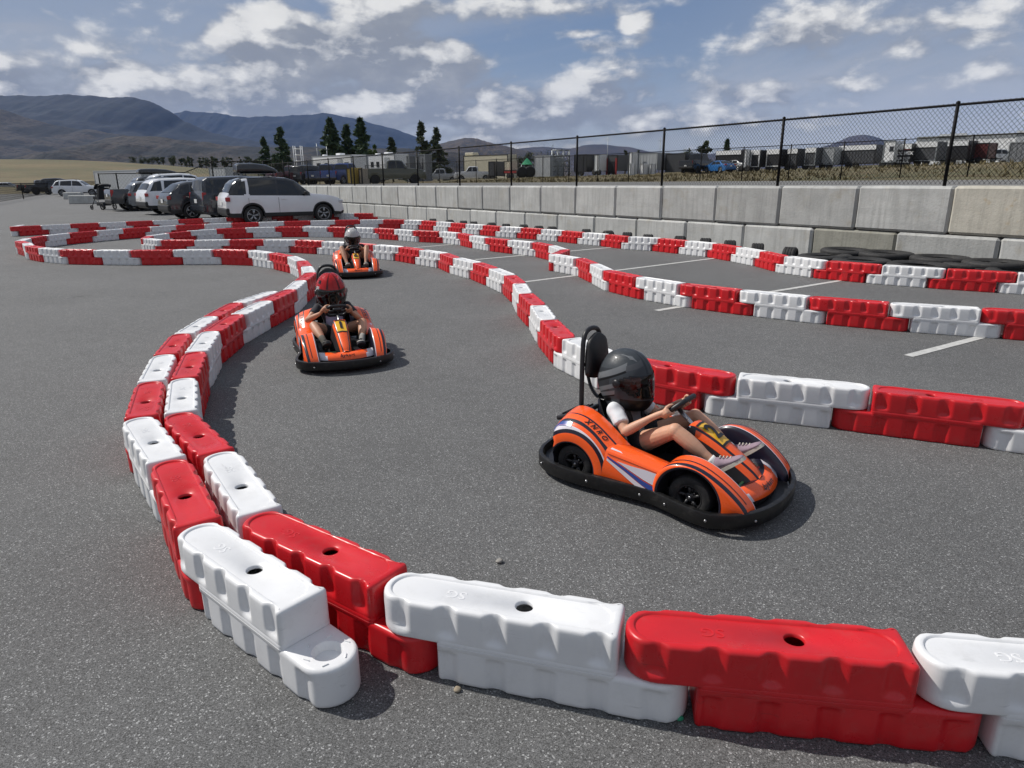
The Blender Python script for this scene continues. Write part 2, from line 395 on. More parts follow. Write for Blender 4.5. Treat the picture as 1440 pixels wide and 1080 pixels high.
# painted bay lines
paint=mat('line_paint',(.50,.50,.485),.75,noise_amt=.2,noise_scale=14,dirt=.5)
for (a,b_) in (((923,437),(1186,394)),((1277,501),(1500,443)),((738,396.6),(1012,362.4)),((668,365.3),(868,347.3)),((576,349),(680,340))):
    p,q=gp(*a),gp(*b_); d=(q-p).normalized(); n=Vector((-d.y,d.x,0))*.046
    bm=bmesh.new(); k=24; A=[];B=[]
    for i in range(k+1):
        c=p.lerp(q,i/k); w=1+.10*noise.noise(c*7)
        A.append(bm.verts.new(c+n*w+Vector((0,0,.004)))); B.append(bm.verts.new(c-n*w+Vector((0,0,.004))))
    for i in range(k): bm.faces.new((A[i],B[i],B[i+1],A[i+1]))
    fixn(bm); tag(obj('painted_bay_line',bm,paint),kind='structure')
# ================================================================ water barriers
PIT=.8387; BW=.103; ZS=.155; ZT=.302
def stadium_ring(x0,x1,w,round0,round1,K=14,M=110,rc=.02):
    """closed outline, counter-clockwise from the middle of the x1 end; round ends or flat ends with small corners"""
    def end(sgn,rnd):
        P=[]
        if rnd:
            xc=(x1-w) if sgn>0 else (x0+w)
            for i in range(K+1):
                a=-math.pi/2+math.pi*i/K
                P.append((xc+sgn*w*math.cos(a),sgn*w*math.sin(a)))
        else:
            xe=x1 if sgn>0 else x0
            for i in range(K+1):
                h=i/K
                if h<.25: a=-math.pi/2+h/.25*math.pi/2; P.append((xe-sgn*(rc-rc*math.cos(a)),sgn*(-w+rc+rc*math.sin(a))))
                elif h>.75: a=(h-.75)/.25*math.pi/2; P.append((xe-sgn*(rc-rc*math.cos(a)),sgn*(w-rc+rc*math.sin(a))))
                else: P.append((xe,sgn*(-1+2*(h-.25)/.5)*(w-rc)))
        return P
    E1=end(1,round1); E0=end(-1,round0)
    a,b=E1[-1],E0[0]; c,d=E0[-1],E1[0]
    S1=[(a[0]+(b[0]-a[0])*i/M,a[1]+(b[1]-a[1])*i/M) for i in range(1,M)]
    S2=[(c[0]+(d[0]-c[0])*i/M,c[1]+(d[1]-c[1])*i/M) for i in range(1,M)]
    return E1+S1+E0+S2
def recess(x,xs,hw=.034,ed=.026):
    v=0
    for c in xs: v=max(v,1-sstep(abs(x-c),hw-ed,hw+ed*.4))
    return v
UX=[-.103+.072+ (PIT-.012)*f for f in (.02,.225,.43,.635,.84)]
LX=[UX[1],UX[2],UX[3],UX[4],UX[4]+.1725]
def ring3(out,z,inset,depth_xs=None,dm=0.):
    P=[]
    n=len(out)
    for i,(x,y) in enumerate(out):
        x0,y0=out[i-1]; x2,y2=out[(i+1)%n]; tx,ty=x2-x0,y2-y0; l=math.hypot(tx,ty) or 1
        nx,ny=ty/l,-tx/l      # outward for a counter-clockwise outline
        d=inset
        if depth_xs and abs(y)>BW*.8: d+=dm*recess(x,depth_xs)
        P.append((x-nx*d,y-ny*d,z))
    return P
def barrier_mesh():
    bm=bmesh.new()
    # ---- upper half
    x0,x1=-BW,PIT-BW-.012
    out=stadium_ring(x0,x1,BW-.002,True,False)
    inn=stadium_ring(x0+.03,x1-.035,BW-.034,True,True); inn2=stadium_ring(x0+.026,x1-.031,BW-.030,True,True)
    hx=.40
    def circ(r,z): return [(hx+r*math.cos(math.atan2(y,x-hx)),r*math.sin(math.atan2(y,x-hx)),z) for x,y in inn]
    D=.0165
    rings=[circ(.029,ZT-.022),circ(.030,ZT-.012),circ(.034,ZT-.0078),
           [(x,y,ZT-.0075) for x,y in inn],[(x,y,ZT-.0015) for x,y in inn2],ring3(out,ZT,.0235,UX,D*.12),ring3(out,ZT-.0005,.0125,UX,D*.6),ring3(out,ZT-.0035,.0058,UX,D*.9),ring3(out,ZT-.009,.0022,UX,D),ring3(out,ZT-.016,.001,UX,D)]
    lz=ZS+.034
    for z in (ZT-.045,ZT-.08,lz+.020): rings.append(ring3(out,z,.0,UX,D))
    rings+= [ring3(out,lz+.008,.0,UX,D*.92),ring3(out,lz,0,UX,D*.45),ring3(out,lz-.008,0,UX,D*.06),ring3(out,ZS+.012,0),ring3(out,ZS+.0065,.0015),ring3(out,ZS+.003,.006)]
    loft(bm,rings,cap0=False,cap1=True)
    # ---- seam band joining the halves
    band=stadium_ring(BW+.0125,x1-.0005,BW-.0015,False,False)
    loft(bm,[ring3(band,ZS+.016,.0010),ring3(band,ZS+.013,-.0006),ring3(band,ZS+.0015,-.0008),ring3(band,ZS-.0005,.0016),ring3(band,ZS-.0025,-.0008),ring3(band,ZS-.017,-.0006),ring3(band,ZS-.020,.0012)])
    # ---- lower half
    x0,x1=BW+.012,PIT+BW
    out=stadium_ring(x0,x1,BW-.0015,False,True)
    tx=PIT
    def circ2(r,z): return [(tx+r*math.cos(math.atan2(y,x-tx)),r*math.sin(math.atan2(y,x-tx)),z) for x,y in out]
    lz=ZS-.030
    rings=[circ2(.008,ZS-.034),circ2(.044,ZS-.032),circ2(.050,ZS-.006),circ2(.053,ZS-.0005),ring3(out,ZS,.016),ring3(out,ZS-.002,.007),ring3(out,ZS-.008,.002),ring3(out,ZS-.014,0),
           ring3(out,lz+.007,0,LX,D*.05),ring3(out,lz,0,LX,D*.6),ring3(out,lz-.005,0,LX,D*.95),ring3(out,lz-.02,0,LX,D),ring3(out,.05,0,LX,D),ring3(out,.018,0,LX,D),ring3(out,.008,.001,LX,D),ring3(out,.002,.008,LX,D*.6)]
    loft(bm,rings,cap0=True,cap1=True)
    for k in range(6):      # locking nibs round the socket
        a=k*math.pi/3+.35
        box(bm,(tx+.074*math.cos(a),.074*math.sin(a),ZS+.001),(.004,.022,.006),rz=a+.5)
    # moulded mark on the lid
    t=text_bm('SG',.062,.0007); put(bm,t,Matrix.Translation((.16,0,ZT-.0072))@Matrix.Rotation(math.pi,4,'Z'))
    me=bpy.data.meshes.new('water_barrier'); bmesh.ops.recalc_face_normals(bm,faces=bm.faces[:]); bm.to_mesh(me); bm.free(); sharp(me,50); return me
me_b=barrier_mesh()
red=mat('red_plastic',(.58,.012,.018),.33,noise_amt=.10,noise_scale=5,rough_var=.1,dirt=.16)
white=mat('white_plastic',(.745,.75,.757),.38,noise_amt=.04,noise_scale=5,rough_var=.1,dirt=.14)
def scuffed(m,amt,col=(.02,.02,.02)):
    """rubber scuffs: thin dark streaks along the length of the moulding"""
    nt=m.node_tree; N=nt.nodes; L=nt.links; b=N['Principled BSDF']; src=b.inputs['Base Color'].links[0].from_socket
    va=[n for n in N if n.type=='VECT_MATH' and n.operation=='MULTIPLY_ADD'][0].outputs[0]
    mp=N.new('ShaderNodeMapping'); mp.inputs['Scale'].default_value=(1.4,7,24); L.new(va,mp.inputs[0])
    n=N.new('ShaderNodeTexNoise'); n.inputs['Scale'].default_value=2.2; n.inputs['Detail'].default_value=7; n.inputs['Roughness'].default_value=.7; L.new(mp.outputs[0],n.inputs['Vector'])
    r=N.new('ShaderNodeMapRange'); r.inputs['From Min'].default_value=.62; r.inputs['From Max'].default_value=.74; r.inputs['To Max'].default_value=amt; L.new(n.outputs['Fac'],r.inputs['Value'])
    mx=N.new('ShaderNodeMix'); mx.data_type='RGBA'; L.new(r.outputs[0],mx.inputs['Factor']); L.new(src,mx.inputs['A']); mx.inputs['B'].default_value=(*col,1); L.new(mx.outputs['Result'],b.inputs['Base Color'])
scuffed(red,.45); scuffed(white,.30)
me_r=me_b; me_r.materials.append(red); me_w=me_b.copy(); me_w.materials.clear(); me_w.materials.append(white); me_w.name='water_barrier_white'
CH={
'R1':[ (7.26,9.95),(6.52,10.43),(5.84,10.97),(5.25,11.58),(4.88,12.33),(4.79,13.16),(4.58,13.97),(4.32,14.76),(3.87,15.45),(3.41,16.13),(2.77,16.65),(2.37,17.37),(1.84,18.00),(1.38,18.69),(0.83,19.30),(0.29,19.92),(-0.34,20.47),(-0.83,21.13),(-1.41,21.73),(-1.90,22.40),(-2.45,23.03),(-3.01,23.65),(-3.70,24.11),(-4.50,24.36),(-5.34,24.33),(-6.17,24.21),(-6.99,24.02),(-7.81,23.80),(-8.57,23.45),(-9.33,23.09),(-10.06,22.67),(-10.75,22.19),(-11.24,21.51),(-11.68,20.80),(-12.03,20.04),(-12.32,19.25),(-12.42,18.42),(-12.26,17.60),(-11.92,16.83),(-11.33,16.24),(-10.82,15.58),(-10.17,15.05),(-9.44,14.64),(-8.62,14.46),(-7.78,14.35),(-6.92,14.37),(-6.07,14.34),(-5.26,14.08),(-4.63,13.51),(-4.08,12.87),(-3.67,12.12),(-3.37,11.33),(-3.09,10.53),(-3.00,9.69),(-2.90,8.86),(-2.93,8.01),(-2.95,7.17),(-2.87,6.33),(-2.65,5.52),(-2.38,4.72),(-2.04,3.95),(-1.52,3.30),(-1.05,2.61),(-0.36,2.12),(0.47,1.88),(1.34,1.75) ],
'K':[ (-15.89,22.31),(-15.31,22.92),(-14.71,23.51),(-14.06,24.04),(-13.39,24.55),(-12.71,25.04),(-12.03,25.55),(-11.36,26.06),(-10.68,26.55),(-9.99,27.03),(-9.30,27.52),(-8.62,28.02),(-7.93,28.50),(-7.18,28.88),(-6.35,28.95),(-5.55,28.73) ],
'M':[ (3.15,4.09),(2.35,4.47),(1.54,4.80),(0.84,5.33),(0.49,6.10),(0.37,6.93),(0.30,7.75),(0.17,8.57),(0.11,9.40),(-0.03,10.22),(-0.30,11.01),(-0.60,11.79),(-1.02,12.53),(-1.31,13.32),(-1.84,13.98),(-2.36,14.64),(-3.03,15.16),(-3.70,15.68),(-4.42,16.12),(-5.16,16.52),(-6.01,16.65),(-6.85,16.73),(-7.70,16.68),(-8.53,16.83),(-9.16,17.38),(-9.43,18.18),(-9.35,19.01),(-9.09,19.81),(-8.57,20.46),(-7.83,20.86),(-7.01,21.08),(-6.18,21.05),(-5.36,20.85),(-4.59,20.52),(-3.83,20.14),(-3.18,19.62),(-2.56,19.05),(-1.82,18.65),(-1.27,18.02),(-0.93,17.25),(-0.50,16.54),(0.03,15.88),(0.58,15.25),(0.89,14.47),(1.08,13.65),(0.81,12.85),(1.25,12.13),(1.40,11.31),(1.52,10.49),(1.89,9.74),(2.37,9.08),(2.98,8.50),(3.64,7.98),(4.36,7.53),(5.15,7.17) ],
'L2':[ (-3.10,8.73),(-3.24,7.90),(-3.19,7.07),(-3.10,6.23),(-2.87,5.43),(-2.58,4.64),(-2.25,3.87),(-1.74,3.20),(-1.28,2.51),(-0.64,1.96) ],
}
def extend(P,n,end=True):
    for _ in range(n):
        a,b=(P[-2],P[-1]) if end else (P[1],P[0])
        d=math.hypot(b[0]-a[0],b[1]-a[1]); q=(b[0]+(b[0]-a[0])/d*PIT,b[1]+(b[1]-a[1])/d*PIT)
        if end: P.append(q)
        else: P.insert(0,q)
def chain(P,even_red,namer):
    n=len(P)-1
    for i in range(n):
        p,q=P[i],P[i+1]; isred=(i%2==0)==even_red
        o=bpy.data.objects.new('water_barrier',me_r if isred else me_w); COL.objects.link(o)
        o.location=(p[0],p[1],0); o.rotation_euler=(0,0,math.atan2(q[1]-p[1],q[0]-p[0])); o.scale=(math.hypot(q[0]-p[0],q[1]-p[1])/PIT,1,1)
        lab,grp=namer(i,n,'red' if isred else 'white')
        tag(o,lab,'barrier',grp)
extend(CH['R1'],2,False); extend(CH['R1'],2)
extend(CH['M'],2,False); extend(CH['M'],2)
k0=Vector((*CH['K'][0],0)); kd=(gp(25,317.3,.3)-gp(14.7,319.4,.3)).normalized(); k1=k0+kd*PIT; CH['K'].insert(0,(k1.x,k1.y))
def nm_L2(i,n,c):
    j=n-1-i
    if j==0: return 'white water barrier at the open near end, its round socket tongue bare','outer left row of barriers'
    return f'{c} water barrier in the short outer left row, {ordn(j)} behind the bare-socket end','outer left row of barriers'
def nm_R1(i,n,c):
    g='long barrier chain round the track'
    j=n-1-i
    if j==0: return 'white water barrier cropped by the lower right corner, last of the near row',g
    if j==1: return 'white water barrier beside the right frame edge at the bottom of the photo',g
    if j==2: return 'big red water barrier nearest the camera at lower right, second in front row',g
    if j==3: return 'white water barrier nearest the camera in the front row, between two red ones',g
    if j==4: return 'red water barrier at the front bend beside the bare-socket white one',g
    if j<=18: return f'{c} barrier of the inner left curve, {ordn(j-5)} up from the front bend red one',g
    if j<=29: return f'{c} barrier of the far left hairpin front side, {ordn(j-19)} leftwards past the driven bend',g
    if j<=44: return f'{c} barrier in the second far row, {ordn(j-30)} rightwards from the left hairpin tip',g
    return f'{c} barrier before the tyre row along the wall, {ordn(i)} from its right end',g
def nm_M(i,n,c):
    g='middle barrier chain'
    if i<=12: return f'{c} barrier behind the dark helmet kart, {ordn(i)} from the right along the middle curve',g
    if i<=25: return f'{c} barrier behind the white helmet driver, {ordn(i-13)} leftwards along the middle curve',g
    j=n-1-i
    if j<=12: return f'{c} barrier between painted bay lines, {ordn(j)} from the right end of third row',g
    return f'{c} barrier of the far inner loop, {ordn(i-26)} rightwards from the loop tip',g
def nm_K(i,n,c):
    g='back row of barriers before the parked cars'
    return f'{c} barrier of the back row before the parked cars, {ordn(i)} from its left end',g
chain(CH['L2'],False,nm_L2); chain(CH['R1'],True,nm_R1); chain(CH['M'],True,nm_M); chain(CH['K'],False,nm_K)
# ================================================================ retaining wall of concrete blocks
def block_mesh(k):
    bm=bmesh.new(); rnd=random.Random(k)
    L_,Hh,Dp=1.532*WQ,.741*WQ,.75
    box(bm,(0,Dp/2,Hh/2),(L_,Dp,Hh),bev=0)
    es=[e for e in bm.edges]
    bmesh.ops.bevel(bm,geom=es,offset=.045,segments=1,affect='EDGES')
    fixn(bm); 
    bmesh.ops.subdivide_edges(bm,edges=[e for e in bm.edges if e.calc_length()>.3],cuts=5,use_grid_fill=True)
    for v in bm.verts:
        p=v.co; n=noise.noise(Vector((p.x*2+k*9,p.y*2,p.z*2)))*.006+noise.noise(Vector((p.x*9+k*9,p.y*9,p.z*9)))*.004
        v.co+=Vector((n*.4,n,n*.4))
    me=bpy.data.meshes.new('concrete_block'); bm.to_mesh(me); bm.free(); return me
def concrete(name,col,stain,stain_amt):
    m=mat(name,col,.9); nt=m.node_tree; N=nt.nodes; L=nt.links; b=N['Principled BSDF']
    tc=N.new('ShaderNodeTexCoord'); oi=N.new('ShaderNodeObjectInfo')
    ad=N.new('ShaderNodeVectorMath'); ad.operation='ADD'; cx=N.new('ShaderNodeCombineXYZ')
    ml=N.new('ShaderNodeMath'); ml.operation='MULTIPLY'; ml.inputs[1].default_value=53; L.new(oi.outputs['Random'],ml.inputs[0])
    L.new(ml.outputs[0],cx.inputs[0]); L.new(ml.outputs[0],cx.inputs[1]); L.new(tc.outputs['Object'],ad.inputs[0]); L.new(cx.outputs[0],ad.inputs[1])
    def noi(sc,de,stretch=(1,1,1)):
        mp=N.new('ShaderNodeMapping'); mp.inputs['Scale'].default_value=stretch; L.new(ad.outputs[0],mp.inputs[0])
        n=N.new('ShaderNodeTexNoise'); n.inputs['Scale'].default_value=sc; n.inputs['Detail'].default_value=de; n.inputs['Roughness'].default_value=.68; L.new(mp.outputs[0],n.inputs['Vector']); return n.outputs['Fac']
    def mr(x,a,b_,c=0,d=1):
        n=N.new('ShaderNodeMapRange'); L.new(x,n.inputs['Value'])
        for k,v in zip(('From Min','From Max','To Min','To Max'),(a,b_,c,d)): n.inputs[k].default_value=v
        return n.outputs[0]
    def mix(f,a,c,bl='MIX'):
        n=N.new('ShaderNodeMix'); n.data_type='RGBA'; n.blend_type=bl
        for s,x in (('Factor',f),('A',a),('B',c)):
            if isinstance(x,tuple): n.inputs[s].default_value=(*x,1)
            elif isinstance(x,float): n.inputs[s].default_value=x
            else: L.new(x,n.inputs[s])
        return n.outputs['Result']
    c=mix(mr(noi(1.6,7),.35,.65),tuple(x*.86 for x in col),tuple(min(1,x*1.1) for x in col))
    c=mix(mr(noi(3.2,6,(3,3,.25)),(.46),.70,0,.75),c,tuple(x*.66 for x in col))         # rain streaks
    c=mix(mr(noi(2.4,6),.55,.72,0,stain_amt),c,stain)
    c=mix(mr(noi(30,3),.60,.72,0,.45),c,tuple(x*.5 for x in col))                # blow-holes
    br=N.new('ShaderNodeVectorMath'); br.operation='SCALE'; L.new(c,br.inputs[0]); L.new(mr(oi.outputs['Random'],0,1,.86,1.1),br.inputs['Scale'])
    L.new(br.outputs[0],b.inputs['Base Color'])
    bp=N.new('ShaderNodeBump'); bp.inputs['Strength'].default_value=.5; bp.inputs['Distance'].default_value=.012; L.new(noi(24,6),bp.inputs['Height']); L.new(bp.outputs[0],b.inputs['Normal'])
    return m
conc=concrete('concrete',(.46,.465,.45),(.33,.28,.19),.40); concs=concrete('concrete_stained',(.46,.44,.38),(.42,.28,.10),.85); conco=concrete('concrete_old',(.33,.325,.28),(.20,.18,.13),.7)
bmes=[block_mesh(k) for k in range(4)]
for me in bmes: me.materials.append(conc)
ang_w=math.atan2(DW.y,DW.x)
def wall_row(z0,first,n,rowname,special,slot):
    for i in range(n):
        s=(first+1.5375*i)*WQ
        me=bmes[i%4]
        o=bpy.data.objects.new('concrete_block',me); COL.objects.link(o)
        p=wp(s,random.gauss(0,.006)); z=z0-.0055*s
        o.location=(p.x,p.y,z); o.rotation_euler=(0,0,ang_w+math.pi+random.gauss(0,.003))
        sp=special.get(i)
        if sp is not None:
            o.material_slots[0].link='OBJECT'; o.material_slots[0].material=sp[0]
        lab=sp[1] if sp else f'grey concrete block in the {rowname} course, {ordn(i)} counting away from the near end'
        tag(o,lab,'concrete block',f'{rowname} course of wall blocks')
# block origin is its front face centre: x along the wall, y into it
wall_row(1.482-.822,.13-.77-1.5375*3,31,'upper',{3:(concs,'rust stained concrete block in upper course above the stacked tyres')},0)
wall_row(1.482-.822*2-.004,-.64+.77-1.5375*3,30,'lower',{4:(conco,'dark mottled old concrete block in lower course left of the flat tyres')},0)
# ================================================================ chain-link fences
blk=mat('black_coating',(.004,.004,.005),.6,spec=.15)
wire=mat('black_wire',(.003,.003,.0035),.7,spec=.1)
def link_panel(bm,A,B,z0,z1,pitch,w):
    """diamond wire mesh between two posts; z0,z1 pairs at A and B; wires are thin square bars"""
    L_=(B-A).length; d=(B-A)/L_; n=Vector((-d.y,d.x,0)); hgt=(z1[0]-z0[0])
    def P(x,h): 
        f=x/L_; zb=z0[0]+(z0[1]-z0[0])*f; zt=z1[0]+(z1[1]-z1[0])*f
        p=A+d*x; return Vector((p.x,p.y,zb+(zt-zb)*h/hgt))
    slope=1.12
    run=hgt/slope
    for fam in (1,-1):
        k=0; x=-run
        while x<L_:
            # line from (x,0) to (x+run,hgt), mirrored for the second family
            xa,ha,xb,hb=x,0.,x+run,hgt
            if xa<0: ha+=(0-xa)*slope; xa=0.
            if xb>L_: hb-=(xb-L_)*slope; xb=L_
            if xb-xa>.01:
                a,b_=(xa,xb) if fam==1 else (L_-xa,L_-xb)
                p,q=P(a,ha),P(b_,hb); off=n*(.004*fam)
                e=(q-p).normalized(); u=e.cross(n).normalized()*w; nn=n*w
                vs=[[bm.verts.new(r+off+c) for c in (u,nn,-u,-nn)] for r in (p,q)]
                for j in range(4): bm.faces.new((vs[0][j],vs[0][(j+1)%4],vs[1][(j+1)%4],vs[1][j]))
            x+=pitch
def fence(label,cat,pts,h,zf,pitch,w,rp=.03,rr=.021,barbs=False,foot=.08,bottom_rail=False):
    f=empty('chain_link_fence',(pts[0].x,pts[0].y,pts[0].z)); tag(f,label,'fence'); inv=-Vector((pts[0].x,pts[0].y,pts[0].z))
    Q=[p+inv for p in pts]; Z=Vector((0,0,1))
    for q in Q:
        bm=bmesh.new(); tube(bm,[q-Z*.15,q+Z*(h+.02)],rp,10); lathe(bm,[(rp*1.15,h+.02),(rp*1.1,h+.045),(rp*.6,h+.06),(.001,h+.064)],c=q,n=10)
        obj('post',bm,blk,f)
    bm=bmesh.new(); tube(bm,[q+Z*h for q in Q],rr,8); obj('top_rail',bm,blk,f)
    if bottom_rail:
        bm=bmesh.new(); tube(bm,[q+Z*.12 for q in Q],.012,6); obj('bottom_rail',bm,blk,f)
    for i in range(len(Q)-1):
        bm=bmesh.new(); a,b_=Q[i],Q[i+1]
        link_panel(bm,Vector((a.x,a.y,0)),Vector((b_.x,b_.y,0)),(a.z+foot,b_.z+foot),(a.z+h+(.03 if barbs else 0),b_.z+h+(.03 if barbs else 0)),pitch,w)
        obj('wire_mesh',bm,wire,f)
    return f
fp=[wp(s*WQ,.16,1.480-.0055*s*WQ) for s in [.34-3.05*k for k in (3,2,1)]+[.34+3.05*k for k in range(16)]]
fence('tall black chain-link fence standing on top of the concrete block wall','fence',fp,1.325,None,.078,.0026,barbs=True,foot=.02)
sp2=[(23.7,31.5),(-4.9,67)]
A2=Vector((23.7,31.5,0)); B2=Vector((-4.9,67,0)); d2=(B2-A2).normalized()
def tz(p): s,t=st(p.x,p.y); return terrain(s,t)
P2=[]
for k in range(-5,22):
    p=A2+d2*(3.05*k); P2.append(Vector((p.x,p.y,tz(p))))
fence('second black chain-link fence across the road behind the wall','fence',P2,1.95,None,.16,.0045,rp=.032,foot=.05)
# ================================================================ tyres along the wall foot
rub=mat('tyre_rubber',(.016,.016,.017),.72,noise_amt=.25,noise_scale=9,dirt=.3,bump=.15,bump_scale=60)
def tyre_mesh(ro,ri,w,tread,grooves=3):
    bm=bmesh.new(); h=w/2
    prof=[(ri,-h*.72),(ri+.012,-h*.8),(ri+(ro-ri)*.35,-h),(ri+(ro-ri)*.75,-h*.98),(ro-.015,-h*.9)]
    g=[]
    k=grooves; x0=-h*.86; 
    for i in range(k+1):
        a=x0+(2*h*.86)*i/(k+1); b_=x0+(2*h*.86)*(i+1)/(k+1)-.012
        g+=[(ro,a),(ro+.002,(a+b_)/2),(ro,b_)]
        if i<k: g+=[(ro-.010,b_+.002),(ro-.010,b_+.010)]
    prof+=g+[(r,-z) for r,z in prof[::-1]]
    prof+=[(ri+.03,h*.5),(ri+.035,0),(ri+.03,-h*.5)]
    lathe(bm,prof,n=40,closed_prof=True)
    fixn(bm); me=bpy.data.meshes.new('tyre'); bm.to_mesh(me); bm.free(); sharp(me,38); me.materials.append(rub); return me
big=tyre_mesh(.47,.275,.27,True,4); small=tyre_mesh(.20,.10,.24,True,3)
BT=[(1192,349,.345,'flat tyre in the back row against the wall, leftmost'),(1253,352,.345,'flat tyre in the back row against the wall, second from left'),(1338,357,.345,'flat tyre in the back row against the wall, third from left'),(1420,362,.345,'flat tyre in the back row against the wall, rightmost'),
 (1160,357,.29,'flat tyre at the left end of the lying tyre rows'),(1212,363,.29,'black tyre lying flat in the front row, second from left'),(1292,369,.29,'black tyre lying flat in the front row, third from left'),(1366,367,.30,'black tyre lying flat in the front row, fourth from left'),(1437,378,.29,'black tyre lying flat at the right frame edge behind the red barrier')]
for u,v,z,lab in BT:
    p=gp(u,v,z); k=z/.29
    s_,t_=st(p.x,p.y); 
    if t_>-.50: p=wp(s_,-.50)
    o=bpy.data.objects.new('tyre',big); COL.objects.link(o); o.location=(p.x,p.y,.145*k); o.scale=(1,1,k); o.rotation_euler=(random.gauss(0,.015),random.gauss(0,.015),random.random()*6)
    tag(o,lab,'tyre','big tyres lying flat at the wall foot')
for i,(u,v) in enumerate([(600,308.7),(618.7,310.6),(635.6,312),(654,313),(671,315),(691.7,316.7),(712.5,318),(732.5,320),(753,321),(801.7,324.7),(836.7,326.7),(864,329),(901.7,331.5),(938,334.5),(979.8,337.2),(1018,340),(1066,343.5),(1112,349)]):
    p=gp(u,v,.33); s_,t_=st(p.x,p.y)
    o=bpy.data.objects.new('tyre',small); COL.objects.link(o)
    ct=min((st(*q) for q in CH['R1'][:27]),key=lambda q:abs(q[0]-s_))[1]
    p=wp(s_,min(-.26,max(t_,ct+.36)))
    d=Vector((p.x,p.y,0)).normalized(); o.scale=(.88,.88,1)
    o.location=(p.x,p.y,.176); o.rotation_euler=(R(90),0,math.atan2(d.y,d.x)+random.gauss(0,.2))
    tag(o,f'small black tyre standing on edge at the wall foot, {ordn(17-i)} from the right','tyre','small tyres standing along the wall foot')

# loose stones on the asphalt
for u,v,r,lab,cl in ((702,791,.016,'small grey pebble on the asphalt behind the front white barrier',(.25,.24,.22)),(643,971,.013,'tan pebble in front of the white front barrier',(.30,.25,.18)),(955,1011,.014,'green plastic scrap beside the front white barrier round end',(.03,.30,.16))):
    p=gp(u,v); bm=bmesh.new(); bmesh.ops.create_icosphere(bm,subdivisions=3,radius=r)
    for q in bm.verts: q.co*=1+.35*noise.noise(q.co*60+Vector((u,0,0))); q.co.z*=.6
    tag(obj('pebble',bm,mat('stone_%d'%u,cl,.8,noise_amt=.2,noise_scale=60),smooth=True,loc=(p.x,p.y,r*.5)),lab,'stone')
# ================================================================ electric karts and their drivers
KS=1.7/1.5
org=mat('orange_panel',(1.0,.120,.016),.30,coat=.3,noise_amt=.03,noise_scale=6,rough_var=.08)
nvy=mat('navy_trim',(.010,.009,.022),.32,coat=.3)
wht=mat('white_decal',(.72,.68,.74),.32,coat=.3)
blu=mat('blue_decal',(.03,.07,.30),.32,coat=.3)
yel=mat('yellow_plate',(.85,.48,.03),.35,coat=.2)
ink=mat('black_ink',(.012,.011,.014),.4)
grn=mat('green_plastic',(.02,.22,.09),.4)
bmp=mat('bumper_rubber',(.006,.006,.0065),.42,noise_amt=.4,noise_scale=9,rough_var=.14,dirt=.16,bump=.12,bump_scale=30)
tub=mat('black_plastic',(.014,.014,.017),.42,rough_var=.1,noise_scale=9)
vin=mat('seat_vinyl',(.013,.013,.014),.5,bump=.08,bump_scale=90)
stl=mat('bare_steel',(.55,.55,.56),.3,metal=1.)
dgrey=mat('dark_wheel',(.02,.02,.022),.4)
def arc_row(cx,cz,Rr,y,a0,a1,n,xmin=None):
    out=[]
    for i in range(n):
        a=R(a0+(a1-a0)*i/(n-1)); x=cx+Rr*math.cos(a); z=cz+Rr*math.sin(a); yy=y
        if xmin is not None and x<xmin: yy=y-(xmin-x)*1.2; x=xmin-(xmin-x)*.12
        out.append((x,yy,max(z,.06)))
    return out
def sheet_rows(bm,rows,mis,sg):
    V=[[bm.verts.new((p[0],p[1]*sg,p[2])) for p in r] for r in rows]
    for i in range(len(V)-1):
        for j in range(len(V[i])-1):
            q=(V[i][j],V[i][j+1],V[i+1][j+1],V[i+1][j])
            f=bm.faces.new(q if sg<0 else q[::-1]); f.material_index=mis[i]; f.smooth=True
    return V
def curve3(pts,n): return crom(pts,n)
def decal(bm,quad_rows,mi,sg):
    """strip given as list of (lower,upper) points"""
    V=[(bm.verts.new((a[0],a[1]*sg,a[2])),bm.verts.new((b[0],b[1]*sg,b[2]))) for a,b in quad_rows]
    for i in range(len(V)-1):
        q=(V[i][0],V[i+1][0],V[i+1][1],V[i][1]); f=bm.faces.new(q if sg<0 else q[::-1]); f.material_index=mi; f.smooth=True
